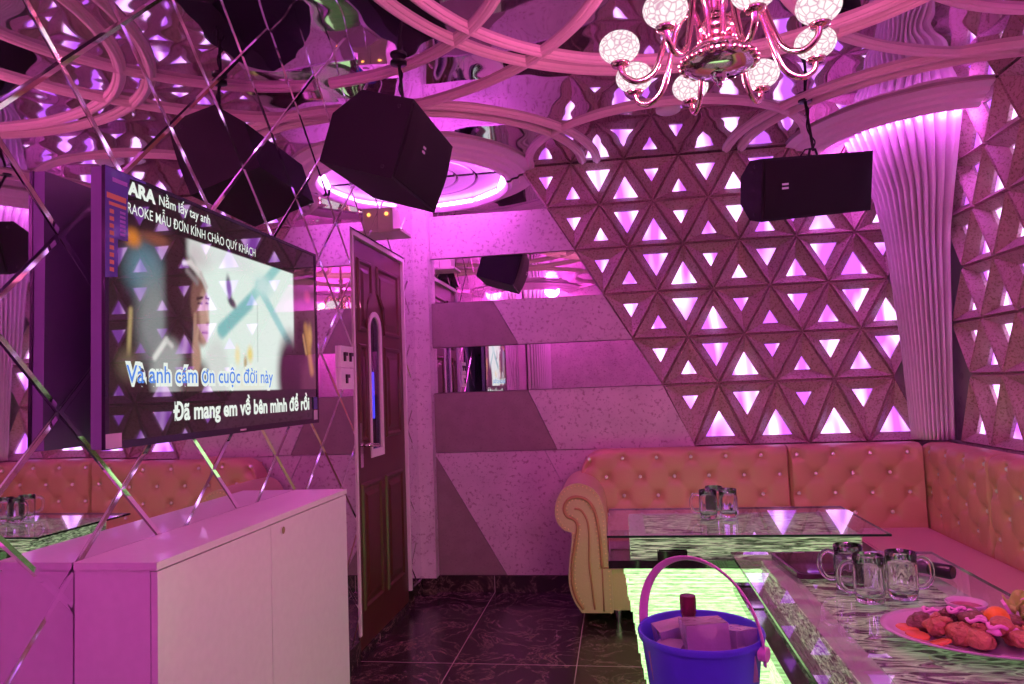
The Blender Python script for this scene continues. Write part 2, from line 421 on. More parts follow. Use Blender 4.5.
T(obj('stone_panel', bm, M['marble']), 'stone panel beside the diamond mirrors, nearest the rear wall', 'wall panel')

# ------------------------------------------------------------------ back wall bands (stone slabs and mirror strips)
def edge(z):   # lattice boundary on the back wall
    zs = [(.1, .85), (.87, .445), (1.25, .27), (1.54, .10), (1.83, -.07), (2.12, -.234), (2.40, -.40), (2.68, -.57)]
    for (a, xa), (b, xb) in zip(zs, zs[1:]):
        if a <= z <= b: return xa+(xb-xa)*(z-a)/(b-a)
def slab(pts, mat, label, y0=BW, y1=BW+.05):
    bm = nb(); prism(bm, pts, 1, y0, y1)
    T(obj('stone_panel', bm, mat, bevel=.0025), label, 'wall panel')
g = .002; XL = -1.173
slab([(XL, 2.122), (edge(2.12)-g, 2.122), (edge(2.40)-g, 2.398), (XL, 2.398)], M['marble'], 'pale stone band over the upper mirror strip, just under the ceiling cove')
def split(za, zb, xa, xb, names):
    slab([(XL, za+g), (xa-g, za+g), (xb-g, zb-g), (XL, zb-g)], M['brown'], names[0])
    slab([(xa+g, za+g), (edge(za)-g, za+g), (edge(zb)-g, zb-g), (xb+g, zb-g)], M['marble'], names[1])
split(1.54, 1.83, -.615, -.77, ['smooth brown stone slab between the two mirror strips, touching the corner pillar', 'pale speckled slab between the two mirror strips, touching the triangle lattice'])
split(.87, 1.25, -.395, -.565, ['smooth brown slab directly under the lower mirror strip beside the corner pillar', 'pale speckled slab under the lower mirror strip and over the sofa end'])
slab([(XL, .103), (-.74-g, .103), (XL, .845)], M['brown'], 'dark triangular stone slab in the lower corner beside the pillar')
slab([(XL, .868), (XL, .851), (-.74+g, .103), (-.10, .103), (-.475, .868)], M['marble'], 'large slanted pale stone slab above the baseboard left of the sofa')
slab([(-.475+2*g, .868), (-.10+2*g, .103), (.80, .103), (.447, .868)], M['marble'], 'pale stone slab mostly hidden behind the sofa back')
def strip(za, zb, label):
    bm = nb(); prism(bm, [(XL, za+g), (edge(za)-g, za+g), (edge(zb)-g, zb-g), (XL, zb-g)], 1, BW+.02, BW+.05)
    T(obj('mirror_strip', bm, M['mirror']), label, 'mirror')
strip(2.40, 2.68, 'mirror strip at the top of the back wall, behind the glowing ceiling cove')
strip(1.83, 2.12, 'upper mirror strip on the back wall, reflecting the hanging loudspeaker')
strip(1.25, 1.54, 'lower mirror strip on the back wall, between two stone bands')

# ------------------------------------------------------------------ triangle lattices
HS = {'s': .094, 'M': .122, 'L': .158}
def lattice(label, mapf, loc, xoff, left, xmax, table):
    root = thing('triangle_lattice_panel', label, 'wall panel', loc)
    bm = nb(); P_ = .3345; tris = []
    for ri in range(len(ROWS)-1):
        zt, zb = ROWS[ri], ROWS[ri+1]
        ot, ob = (xoff[0], xoff[1]) if ri % 2 == 0 else (xoff[1], xoff[0])
        h = zt-zb
        for k in range(-14, 18):
            for up in (0, 1):
                if up: a = (ob+P_*k, zb); b = (ob+P_*(k+1), zb); c = (ob+P_*(k+.5), zt)
                else: a = (ot+P_*k, zt); b = (ot+P_*(k+1), zt); c = (ot+P_*(k+.5), zb)
                if any(q[0] < left(q[1])-.012 for q in (a, b, c)) or max(a[0], b[0]) > xmax: continue
                p = int(math.floor((c[0]-left(zt)-.1)/P_))
                s = HS[table[p % len(table)]]
                if h > .34 and up: s = .175
                hh = s*.9; off = (h-hh)/3*(.92 if h < .34 else .74); base = zb+off if up else zt-off
                sg = 1 if up else -1
                inn = [(c[0]-s/2, base), (c[0]+s/2, base), (c[0], base+sg*hh)]; out = [a, b, c]
                D = .05
                cen = (sum(q[0] for q in out)/3, sum(q[1] for q in out)/3)
                vq = [bm.verts.new(mapf(q[0], q[1], .020)) for q in out]
                o2 = [(q[0]+(cen[0]-q[0])*.085, q[1]+(cen[1]-q[1])*.085) for q in out]
                vo = [bm.verts.new(mapf(q[0], q[1], 0)) for q in o2]
                vi = [bm.verts.new(mapf(q[0], q[1], D)) for q in inn]
                vd = [bm.verts.new(mapf(q[0], q[1], D+.018)) for q in inn]
                for q in range(3):
                    r = (q+1) % 3
                    bm.faces.new([vq[q], vq[r], vo[r], vo[q]]); bm.faces.new([vo[q], vo[r], vi[r], vi[q]]); bm.faces.new([vi[q], vi[r], vd[r], vd[q]])
                tris.append(inn)
    bmesh.ops.remove_doubles(bm, verts=bm.verts, dist=1e-4)
    obj('lattice', bm, M['lattice'], root, world=True)
    for t in tris:
        b2 = nb(); D = .0682
        A = [b2.verts.new(mapf(p[0], p[1], D)) for p in t]; B = [b2.verts.new(mapf(p[0], p[1], D+.005)) for p in t]
        b2.faces.new(A); b2.faces.new(B[::-1])
        for q in range(3): b2.faces.new([A[q], A[(q+1) % 3], B[(q+1) % 3], B[q]])
        obj('lit_triangle', b2, M['lit'], root, world=True)
    return len(tris)
n1 = lattice('stone lattice of glowing triangles on the back wall above the long sofa',
        lambda x, z, d: (x, BW+d, z), (.6, BW+.04, .87), (.100, .2675), edge, 1.83, 'sLsMLs')
n2 = lattice('stone lattice of glowing triangles on the right wall beyond the pleated curtain',
        lambda x, z, d: (RW+d, -x, z), (RW+.04, 3.0, .87), (-3.98, -3.8125), lambda z: -4.42, -1.9, 'MLsMLs')
print('triangles', n1, n2)
bm = nb(); box(bm, RW, RW+.079, RY+.01, 1.88, .10, CH)
T(obj('stone_panel', bm, M['marble']), 'stone panel on the right wall in front of the triangle lattice', 'wall panel')
bm = nb(); box(bm, RW+.02, RW+.079, 1.885, BW+.07, 0., .868)
T(obj('stone_panel', bm, M['marble']), 'low stone panel under the right triangle lattice, behind the sofa', 'wall panel')

# ------------------------------------------------------------------ ceiling ring mouldings and corner coves
tn = [2]
def trim(bm, mat, smooth=True):
    tn[0] += 1
    o = obj('trim_%d' % tn[0], bm, mat, smooth=smooth); o['kind'] = 'structure'; return o
PROF = [(-.025, 0), (-.025, -.010), (-.020, -.016), (-.013, -.015), (-.010, -.022), (0, -.027), (.010, -.022), (.013, -.015), (.020, -.016), (.025, -.010), (.025, 0)]
def ring(cx, cy, r, prof=PROF, z=CH, mat='moulding', n=160, m=.012):
    bm = nb(); prev = None; first = None
    def inside(a):
        x, y = cx+r*math.cos(a), cy+r*math.sin(a)
        return LW+.004 < x < RW-.002 and RY+.02 < y < BW-.002
    ins = [inside(2*PI*k/n) for k in range(n)]
    start = 0
    if not all(ins):
        start = next(k for k in range(n) if ins[k] and not ins[k-1])
    for s in range(n+1):
        k = (start+s) % n
        if not ins[k]:
            if prev: bm.faces.new(prev[::-1])
            prev = None; continue
        if s == n and not all(ins): break
        a = 2*PI*k/n
        cur = first if (s == n) else [bm.verts.new((cx+(r+p)*math.cos(a), cy+(r+p)*math.sin(a), z+q)) for p, q in prof]
        if s == 0: first = cur
        if prev:
            for i in range(len(prof)-1): bm.faces.new([prev[i], prev[i+1], cur[i+1], cur[i]])
        else:
            if not all(ins): bm.faces.new(cur)
        prev = cur
    return trim(bm, M[mat], smooth=2)
CX, CY = .33, 2.02
for c in ((CX, 2.04, 1.155), (CX+.02, 2.04, 1.06), (LW, 2.0, 1.0), (LW, 2.0, 1.365), (RW, 2.0, 1.0), (RW, 2.0, 1.365),
          (-1.2, 4.42, 1.13), (-1.2, 4.42, 1.04), (.33, 4.40, .82), (RW-.02, 4.42, 1.13), (RW-.02, 4.42, 1.04),
          (.33, -.30, .82), (-1.2, -.45, 1.04), (RW-.1, -.45, 1.04)):
    ring(*c)
COVE = [(.79, 0), (.80, -.012), (.775, -.020), (.745, -.026), (.735, -.040), (.70, -.046), (.69, -.060), (.65, -.066), (.64, -.080), (.615, -.082), (.605, -.07), (.60, 0)]
def cove(cx, cy, full=False):
    ring(cx, cy, 0.0001, [(p, q) for p, q in COVE], mat='cove', n=160) if full else arc_cove(cx, cy)
def arc_cove(cx, cy):
    # quarter ring in the corner
    sx = 1 if cx < .3 else -1; sy = -1 if cy > 2 else 1
    x0 = -1.175 if (cx < .3 and cy > 2) else (LW if cx < .3 else RW)
    y0 = BW if cy > 2 else RY
    n = 48
    def build(prof, mat, lift=0):
        bm = nb(); prev = None
        for k in range(n+1):
            a = PI/2*k/n
            cur = [bm.verts.new((cx+sx*r*math.cos(a), cy+sy*r*math.sin(a), CH+q)) for r, q in prof]
            if prev:
                for i in range(len(prof)-1): bm.faces.new([prev[i], prev[i+1], cur[i+1], cur[i]])
            prev = cur
        return bm
    trim(build(COVE, 'cove'), M['cove'], 2)
    led = build([(.592, -.028), (.592, -.045), (.598, -.045), (.598, -.028), (.592, -.028)], 'led')
    T(obj('led_strip', led, M['led']), {(-1, 1): 'purple LED strip glowing inside the curved ceiling cove over the door', (1, 1): 'purple LED strip inside the ceiling cove over the pleated curtain',
        (-1, -1): 'added unseen purple LED strip in the rear ceiling cove on the mirror wall side', (1, -1): 'added unseen purple LED strip in the rear ceiling cove on the lattice wall side'}[(-sx, -sy)], 'led strip')
    bm = nb(); r = [(.0, -.004), (.50, -.004), (.505, -.012), (.53, -.012), (.535, -.004), (.585, -.004)]
    for rr in ((.02, .27), (.285, .40), (.415, .585)):
        prev = None
        prof = [(rr[0], -.002), (rr[0]+.004, -.014), (rr[1]-.004, -.014), (rr[1], -.002)]
        for k in range(n+1):
            a = PI/2*k/n
            cur = [bm.verts.new((cx+sx*q[0]*math.cos(a), cy+sy*q[0]*math.sin(a), CH+q[1])) for q in prof]
            if prev:
                for i in range(3): bm.faces.new([prev[i], prev[i+1], cur[i+1], cur[i]])
            prev = cur
    trim(bm, M['white_paint'], 2)
for cx, cy in ((LW+.0, BW), (RW, BW), (LW, RY), (RW, RY)): arc_cove(cx, cy)  # rear pair and its LED strips are added, unseen, as light sources

# ------------------------------------------------------------------ pleated corner curtains
def curtain(cx, cy, sx, sy, label, tab, z0, z1):
    """tab rows: z, reach along x, reach along y"""
    bm = nb(); NP = 13; per = 10; n = NP*per; prev = None
    NZ = 30
    for j in range(NZ+1):
        z = z0+(z1-z0)*j/NZ
        for (za, ax, ay), (zb, bx_, by) in zip(tab, tab[1:]):
            if za <= z <= zb+1e-6:
                t = (z-za)/(zb-za); A = ax+(bx_-ax)*t; B = ay+(by-ay)*t; break
        cur = []
        for k in range(n+1):
            t = k/n; th = PI/2*t; f = (t*NP) % 1.0
            # knife pleats: slow rise, sharp fall
            saw = (min(1, f/.45) if f < .86 else (1-f)/.14)
            dep = .056+.06*(A-.15)*.35
            r = 1-(1-saw)*dep/max(A, B)*1.0
            e = .8
            cxn = math.copysign(abs(math.cos(th))**e, 1); syn = abs(math.sin(th))**e
            cur.append(bm.verts.new((cx+sx*A*cxn*r, cy+sy*B*syn*r, z)))
        if prev:
            for k in range(n): bm.faces.new([prev[k], prev[k+1], cur[k+1], cur[k]])
        prev = cur
    # hem of real thickness
    o = obj('pleated_curtain', bm, M['fabric'], smooth=2)
    md = o.modifiers.new('thick', 'SOLIDIFY'); md.thickness = .003
    T(o, label, 'curtain'); return o
TAB = [(.0, .19, .10), (.88, .198, .115), (1.44, .222, .18), (1.93, .262, .245), (2.05, .275, .27), (2.30, .325, .37), (2.50, .41, .46), (2.64, .47, .52)]
curtain(RW-.012, BW-.012, -1, -1, 'pleated fabric curtain flaring up the corner beside the long sofa, in violet light', TAB, .885, 2.64)
curtain(LW+.012, RY+.012, 1, 1, 'pleated curtain in the rear corner on the mirror wall side', [(.0, .30, .30), (2.0, .32, .32), (2.64, .47, .47)], .02, 2.64)

# ------------------------------------------------------------------ door
dr = _d = bpy.data.objects.new('door_1', None); COL.objects.link(dr); dr.location = (LW-.05, (DY0+DY1)/2, 0); dr['kind'] = 'structure'
XF = LW-.012      # face of the leaf
def arch(y0, y1, z0, zs, n=12):
    c = (y0+y1)/2; r = (y1-y0)/2
    return [(y0, z0), (y1, z0)] + [(c+r*math.cos(PI*k/n), zs+r*1.0*math.sin(PI*k/n)) for k in range(n+1)]
bm = nb()
LY0, LY1 = DY0+.012, DY1-.012
def ring_faces(outer, inner, x):
    pass
gy0, gy1, gz0, gz1 = 3.565, 3.745, .945, 1.60
# leaf with raised and sunk fields
box(bm, XF-.040, XF, LY0, gy0-.0, .03, DZ-.012); box(bm, XF-.040, XF, gy1, LY1, .03, DZ-.012)
box(bm, XF-.040, XF, gy0, gy1, .03, gz0); box(bm, XF-.040, XF, gy0, gy1, gz1+.075, DZ-.012)
obj('leaf', bm, M['wood'], dr, world=True)
def field(pts, name='raised_panel'):
    bm = nb(); n = len(pts); cy = sum(p[0] for p in pts)/n; cz = sum(p[1] for p in pts)/n
    def sc(f): return [(cy+(p[0]-cy)*(1-f/abs(max(q[0] for q in pts)-cy)), cz+(p[1]-cz)*(1-f/abs(max(q[1] for q in pts)-cz))) for p in pts]
    L = [(pts, 0.0), (sc(.008), .010), (sc(.018), .010), (sc(.030), .001), (sc(.050), .001), (sc(.07), .008)]
    rings = [[bm.verts.new((XF+d, a, b)) for a, b in pl] for pl, d in L]
    for A, B in zip(rings, rings[1:]):
        for i in range(n): bm.faces.new([A[i], A[(i+1) % n], B[(i+1) % n], B[i]])
    bm.faces.new(rings[-1])
    obj(name, bm, M['wood'], dr, world=True)
field([(LY0+.07, 1.02), (gy0-.055, 1.02), (gy0-.055, 1.52), (LY0+.07, 1.52)])
field([(gy1+.055, 1.02), (LY1-.07, 1.02), (LY1-.07, 1.52), (gy1+.055, 1.52)])
field([(LY0+.07, 1.58), (gy0-.055, 1.58), (gy0-.03, 1.72), (3.62, 1.80), (3.62, 1.96), (LY0+.07, 1.96)])
field([(gy1+.055, 1.58), (LY1-.07, 1.58), (LY1-.07, 1.96), (3.70, 1.96), (3.70, 1.80), (gy1+.03, 1.72)])
field([(LY0+.07, .20), (3.70, .20), (3.70, .82), (LY0+.07, .82)])
field([(3.77, .20), (LY1-.07, .20), (LY1-.07, .82), (3.77, .82)])
# arched glazing frame
bm = nb(); o_ = arch(gy0-.012, gy1+.012, gz0-.012, gz1); i_ = arch(gy0+.012, gy1-.018, gz0+.03, gz1)
A = [bm.verts.new((XF+.006, p[0], p[1])) for p in o_]; B = [bm.verts.new((XF+.006, p[0], p[1])) for p in i_]
A2 = [bm.verts.new((XF-.002, p[0], p[1])) for p in o_]; B2 = [bm.verts.new((XF-.03, p[0], p[1])) for p in i_]
n = len(o_)
for i in range(n):
    j = (i+1) % n
    bm.faces.new([A[i], A[j], B[j], B[i]]); bm.faces.new([A[i], A[j], A2[j], A2[i]]); bm.faces.new([B[i], B[j], B2[j], B2[i]])
obj('glazing_frame', bm, M['frame'], dr, world=True, label='cream arched frame around the narrow door glass')
bm = nb(); prism(bm, arch(gy0+.009, gy1-.014, gz0+.028, gz1), 0, XF-.008, XF-.004)
obj('door_glass', bm, M['doorglass'], dr, world=True, label='narrow arched glass pane')
bm = nb(); box(bm, XF-.036, XF-.004, gy0, gy1, gz1+.0, gz1+.08)
bm2 = nb()
# spandrels closing the corners above the arch
c_ = (gy0+gy1)/2; r_ = (gy1-gy0)/2
for s in (-1, 1):
    pts = [(c_+s*r_, gz1), (c_+s*r_, gz1+.078), (c_, gz1+.078)] + [(c_+s*r_*math.sin(PI/2*k/8), gz1+r_*math.cos(PI/2*k/8)) for k in range(9)][:-1]
    prism(bm2, pts, 0, XF-.038, XF-.001)
bm.free(); obj('arch_spandrel', bm2, M['wood'], dr, world=True)
h = obj('handle', bx(XF, XF+.008, 3.385, 3.425, .90, 1.12), M['chrome'], dr, world=True, bevel=.002)
bm = nb(); tube(bm, spline([(XF+.004, 3.405, 1.01), (XF+.045, 3.405, 1.01), (XF+.055, 3.44, 1.008), (XF+.05, 3.53, 1.0)], 6), .009, 8)
obj('lever', bm, M['chrome'], h, world=True, smooth=True)
bm = nb()
for (a, b, c, d) in ((DY0-.016, DY0+.006, .11, DZ+.016), (DY1-.006, DY1+.014, .09, DZ+.016)): box(bm, LW-.03, LW+.005, a, b, c, d)
box(bm, LW-.03, LW+.005, DY0+.006, DY1-.006, DZ-.006, DZ+.016)
obj('door_frame', bm, M['frame'], dr, world=True, label='thin cream door frame', bevel=.002)
obj('threshold', bx(LW-.09, LW-.002, DY0+.012, DY1-.012, 0.001, .028), M['floor'], dr, world=True)
# corridor beyond the door: blue lamp and its dark wall
T(obj('corridor_lamp', bx(-1.80, -1.775, 4.98, 5.12, 1.08, 1.42), M['bluelamp'], bevel=.004), 'blue corridor light seen through the narrow door glass', 'lamp')
obj('wall_corridor', bx(-1.86, -1.80, 3.0, 6.4, 0, 2.5), M['stool'])['kind'] = 'structure'

# ------------------------------------------------------------------ switch plate and wall sensor
t = thing('switch_plate', 'white wall plate with three dark toggles between the television and the door', 'switch', (LW, 3.19, 1.39))
bm = nb(); box(bm, LW+.001, LW+.014, 3.115, 3.270, 1.392, 1.492); obj('plate', bm, M['switch'], t, world=True, bevel=.003)
bm = nb(); box(bm, LW+.001, LW+.014, 3.115, 3.270, 1.290, 1.388); obj('plate', bm, M['switch'], t, world=True, bevel=.003)
for y, z in ((3.165, 1.448), (3.235, 1.448), (3.185, 1.345)):
    bm = nb(); box(bm, LW+.013, LW+.024, y-.02, y+.014, z-.002, z+.014); box(bm, LW+.013, LW+.022, y-.018, y-.004, z-.028, z+.0)
    obj('toggle', bm, M['hook'], t, world=True)
t = thing('emergency_lamp', 'small beige lamp box with an orange light, fixed above the door', 'lamp', (LW, 3.80, 2.20))
bm = nb(); box(bm, LW+.001, LW+.085, 3.72, 3.86, 2.165, 2.285); obj('housing', bm, M['sensor'], t, world=True, bevel=.015)
bm = nb(); box(bm, LW+.001, LW+.13, 3.72, 3.93, 2.150, 2.164); obj('base_plate', bm, M['sensor'], t, world=True, bevel=.003)
bm = nb(); ball(bm, (LW+.05, 3.718, 2.25), .009, 2); obj('indicator', bm, M['orange_led'], t, world=True, smooth=True, label='small orange light')
bm = nb(); lathe(bm, [(0, -.004), (.028, -.004), (.032, 0), (.032, .01), (0, .012)], (LW+.045, 3.79, 2.286), 20); obj('cap', bm, M['sensor'], t, world=True, smooth=2)

# ------------------------------------------------------------------ cabinet
cy0, cy1, cx1, cz = 1.505, 2.65, -1.057, .902
t = thing('low_cabinet', 'white low cabinet with a pink sheen against the mirror wall under the television', 'cabinet', ((LW+cx1)/2, (cy0+cy1)/2, 0))
obj('body', bx(LW+.002, cx1-.020, cy0+.004, cy1-.004, 0.004, cz-.019), M['white_paint'], t, world=True)
obj('top', bx(LW+.002, cx1, cy0, cy1, cz-.018, cz), M['white_paint'], t, world=True, bevel=.0015)
ys = [cy0+.004, 2.045, cy1-.004]
for i in range(2):
    d = obj('door', bx(cx1-.018, cx1-.002, ys[i]+.0012, ys[i+1]-.0012, .03, cz-.022), M['white_paint'], t, world=True, bevel=.001)
    if i == 1:
        bm = nb(); tube(bm, [(cx1-.003, 2.115, cz-.050), (cx1+.004, 2.115, cz-.050)], .011, 16)
        obj('lock', bm, M['chrome'], d, world=True, smooth=2, label='small round chrome lock')

# ------------------------------------------------------------------ television
TX, TY0, TY1, TZ0, TZ1 = -1.174, 1.485, 2.667, 1.16, 1.829
TWd, THt = TY1-TY0, TZ1-TZ0
tv = thing('television', 'large wall-mounted flat television showing a karaoke video with lyrics', 'television', (TX-.03, (TY0+TY1)/2, TZ0))
def uvp(u, v, d=0.): return (TX+d, TY0+TWd*u, TZ0+THt*v)
bm = nb(); box(bm, TX-.035, TX-.004, TY0+.002, TY1-.002, TZ0+.002, TZ1-.002); box(bm, TX-.055, TX-.035, TY0+.2, TY1-.2, TZ0+.06, TZ1-.25)
obj('back_shell', bm, M['tvback'], tv, world=True, bevel=.004)
bm = nb(); b_ = .011
for (a, b, c, d) in ((0, b_, 0, 1), (1-b_, 1, 0, 1), (b_, 1-b_, 0, b_*2.4), (b_, 1-b_, 1-b_*1.3, 1)):
    box(bm, TX-.006, TX+.003, TY0+TWd*a, TY0+TWd*b, TZ0+THt*c, TZ0+THt*d)
obj('bezel', bm, M['bezel'], tv, world=True)
bm = nb(); box(bm, LW+.001, TX-.036, 1.95, 2.2, 1.35, 1.6); obj('wall_mount', bm, M['blackp'], tv, world=True)
# the picture on the screen
def screen():
    NU, NV = 230, 132
    def sm(a, b, x):
        t = min(1, max(0, (x-a)/(b-a))); return t*t*(3-2*t)
    def ell(u, v, cu, cv, ru, rv, soft=.3, rot=0):
        du, dv = (u-cu)*1.77, v-cv
        c, s = math.cos(rot), math.sin(rot); x, y = (du*c+dv*s)/(ru*1.77), (-du*s+dv*c)/rv
        return 1-sm(1-soft, 1+soft, math.sqrt(x*x+y*y))
    def seg(u, v, a, b, w, soft=.5):
        ax, ay, bx_, by = a[0]*1.77, a[1], b[0]*1.77, b[1]; px, py = u*1.77, v
        dx, dy = bx_-ax, by-ay; t = max(0, min(1, ((px-ax)*dx+(py-ay)*dy)/(dx*dx+dy*dy)))
        return 1-sm(w*(1-soft), w*(1+soft), math.hypot(px-ax-dx*t, py-ay-dy*t))
    def colr(u, v):
        if v > .835 or v < .195: return (.012, .008, .010)
        c = [.022, .012, .014]
        def mix(f, k):
            for i in range(3): c[i] += (k[i]-c[i])*f
        mix(ell(u, v, .125, .66, .060, .10, .6), (.10, .20, .25))
        mix(ell(u, v, .155, .47, .055, .17, .6), (.22, .25, .25)); mix(ell(u, v, .20, .58, .02, .10, .7), (.16, .18, .19))
        mix(ell(u, v, .086, .77, .022, .030, .8), (.62, .20, .03)); mix(ell(u, v, .165, .79, .05, .022, .8), (.22, .07, .04))
        mix(seg(u, v, (.078, .50), (.070, .30), .010, .9), (.42, .32, .14)); mix(ell(u, v, .07, .30, .03, .05, .8), (.12, .10, .06))
        # bright window area
        f = sm(.262, .300, u)*(1-sm(.825, .838, u)); mix(f, (.74, .88, .80))
        mix(ell(u, v, .31, .78, .06, .06, .9)*f, (.60, .55, .56)); mix(ell(u, v, .47, .80, .10, .04, .9)*f, (.70, .76, .74))
        mix(seg(u, v, (.42, .46), (.74, .86), .028, .5)*f, (.30, .62, .60)); mix(seg(u, v, (.42, .47), (.56, .62), .034, .5)*f, (.22, .52, .52))
        mix(seg(u, v, (.61, .72), (.80, .44), .026, .5)*f, (.32, .64, .62))
        mix(ell(u, v, .64, .72, .05, .05, .8)*f, (.55, .78, .74)); mix(seg(u, v, (.604, .62), (.602, .34), .004, .9)*f, (.50, .62, .56))
        mix(ell(u, v, .457, .67, .012, .055, .5, .2)*f, (.10, .10, .16)); mix(ell(u, v, .470, .605, .022, .020, .5, -.5)*f, (.08, .06, .10))
        mix(ell(u, v, .495, .36, .012, .04, .8)*f, (.86, .78, .45)); mix(ell(u, v, .56, .37, .014, .035, .8)*f, (.82, .68, .22))
        mix(ell(u, v, .535, .33, .008, .03, .8)*f, (.50, .38, .2)); mix(ell(u, v, .55, .24, .09, .04, .8)*f, (.78, .80, .66))
        # seated man in a white shirt, pale swept hair, hand raised to the face
        mix(ell(u, v, .235, .62, .045, .22, .35), (.030, .012, .016)); mix(ell(u, v, .25, .40, .060, .20, .35), (.030, .014, .018))
        mix(ell(u, v, .285, .60, .040, .15, .25), (.040, .018, .022))
        mix(ell(u, v, .205, .26, .062, .14, .3), (.34, .36, .35)); mix(seg(u, v, (.155, .33), (.195, .40), .012, .8), (.75, .76, .72)); mix(seg(u, v, (.195, .40), (.215, .38), .010, .8), (.6, .6, .58))
        mix(ell(u, v, .395, .27, .055, .16, .3), (.66, .72, .68)); mix(ell(u, v, .30, .24, .06, .10, .4), (.10, .06, .06))
        mix(ell(u, v, .322, .575, .034, .115, .22), (.20, .095, .075)); mix(ell(u, v, .330, .475, .028, .085, .25), (.24, .12, .09))
        mix(ell(u, v, .343, .545, .020, .085, .4), (.50, .31, .24)); mix(ell(u, v, .343, .455, .018, .055, .4), (.48, .29, .22))
        mix(seg(u, v, (.352, .56), (.362, .500), .006, .7), (.62, .42, .34)); mix(seg(u, v, (.354, .487), (.360, .490), .007, .8), (.25, .12, .1))
        mix(seg(u, v, (.315, .590), (.336, .600), .006, .7), (.03, .012, .015)); mix(seg(u, v, (.318, .572), (.334, .574), .005, .6), (.04, .016, .02))
        mix(seg(u, v, (.350, .604), (.364, .598), .005, .7), (.04, .02, .02)); mix(seg(u, v, (.351, .578), (.362, .576), .004, .6), (.06, .03, .03))
        mix(seg(u, v, (.336, .448), (.356, .450), .006, .6), (.16, .05, .05))
        mix(seg(u, v, (.262, .728), (.290, .738), .010, .8), (.70, .66, .64)); mix(seg(u, v, (.290, .735), (.330, .700), .015, .8), (.66, .62, .60)); mix(seg(u, v, (.330, .70), (.354, .650), .011, .8), (.55, .50, .48))
        mix(seg(u, v, (.275, .70), (.315, .66), .012, .9), (.24, .20, .21))
        mix(seg(u, v, (.300, .36), (.306, .52), .010, .5), (.40, .23, .17)); mix(seg(u, v, (.308, .40), (.318, .47), .010, .6), (.46, .28, .20))
        mix(ell(u, v, .310, .34, .018, .075, .4), (.44, .26, .19)); mix(seg(u, v, (.298, .24), (.306, .34), .014, .6), (.42, .25, .18))
        # dark figure at the right
        f = sm(.820, .842, u); mix(f, (.10, .03, .05))
        mix(ell(u, v, .80, .27, .08, .22, .35), (.030, .010, .018)); mix(ell(u, v, .885, .47, .05, .13, .5), (.025, .010, .012))
        mix(seg(u, v, (.915, .55), (.955, .30), .024, .95), (.42, .20, .05)); mix(seg(u, v, (.895, .50), (.915, .40), .010, .9), (.5, .28, .10)); mix(ell(u, v, .945, .50, .015, .06, .8), (.55, .3, .08))
        mix(ell(u, v, .93, .73, .022, .030, .7), (.35, .06, .12))
        return c
    bm = nb(); vs = [[bm.verts.new(uvp(b_+(1-2*b_)*i/NU, b_*2.4+(1-b_*3.7)*j/NV)) for i in range(NU+1)] for j in range(NV+1)]
    for j in range(NV):
        for i in range(NU): bm.faces.new([vs[j][i], vs[j][i+1], vs[j+1][i+1], vs[j+1][i]])
    lay = bm.loops.layers.float_color.new('Col'); cache = {}
    for f in bm.faces:
        for l in f.loops:
            k = l.vert.index if False else l.vert
            if k not in cache:
                co = l.vert.co; cache[k] = colr((co.y-TY0)/TWd, (co.z-TZ0)/THt)
            l[lay] = (*cache[k], 1)
    m, nt, out = new_mat('glossy_lit_screen'); p = N(nt, 'ShaderNodeBsdfPrincipled', Roughness=.02, IOR=2.1)
    p.inputs['Base Color'].default_value = (.004, .004, .004, 1)
    at = N(nt, 'ShaderNodeVertexColor', layer_name='Col'); nt.links.new(at.outputs[0], p.inputs['Emission Color']); p.inputs['Emission Strength'].default_value = .95
    nt.links.new(p.outputs[0], out.inputs[0])
    obj('screen', bm, m, tv, world=True, label='glossy screen with a seated man in a white shirt beside a bright window')
screen()
def text(s, name, u0, u1, v0, v1, mat, d, bold=.0, label=None, parent=None, asc=None):
    """text fitted so that its cap height spans v0..v1 and its width u0..u1"""
    cu = bpy.data.curves.new(name, 'FONT'); cu.body = s; cu.offset = bold; cu.resolution_u = 3; cu.size = 1
    tmp = bpy.data.objects.new('tmp', cu); COL.objects.link(tmp)
    bpy.context.view_layer.update()
    me = bpy.data.meshes.new_from_object(tmp.evaluated_get(bpy.context.evaluated_depsgraph_get()))
    bpy.data.objects.remove(tmp)
    xs = [v.co.x for v in me.vertices]; x0, x1 = min(xs), max(xs); H_ = .70
    bm = nb(); bm.from_mesh(me); bpy.data.meshes.remove(me)
    for v in bm.verts:
        u = u0+(v.co.x-x0)/(x1-x0)*(u1-u0); w = v0+v.co.y/H_*(v1-v0)
        v.co = Vector(uvp(u, w, d))
    me = bpy.data.meshes.new(name)
    p = Vector(tv.location); bmesh.ops.translate(bm, verts=bm.verts, vec=-p); bm.to_mesh(me); bm.free()
    me.materials.append(mat); o = bpy.data.objects.new(name, me); COL.objects.link(o); o.parent = parent or tv
    if label: o['label'] = label
    return o
M['txt_white'] = emis('white_caption_pixels', (.85, .92, .85), .95); M['txt_blue'] = emis('blue_caption_pixels', (.10, .26, .80), 1.)
M['txt_dark'] = emis('dark_caption_outline', (.01, .01, .012), 1.)
text('KARA', 'caption_text', .045, .160, .930, .978, M['txt_white'], .0006, .05)
text('Nằm lấy tay anh', 'caption_text', .172, .372, .933, .973, M['txt_white'], .0006, .01)
text('RAOKE MẪU ĐƠN KÍNH CHÀO QUÝ KHÁCH', 'caption_text', .068, .596, .858, .898, M['txt_white'], .0006, .002)
text('Và anh cám ơn cuộc đời này', 'lyric_text', .060, .690, .228, .303, M['txt_white'], .0006, .095, label='white outline of the upper lyric line')
text('Và anh cám ơn cuộc đời này', 'lyric_text', .063, .686, .232, .298, M['txt_blue'], .0012, .008, label='blue upper lyric line')
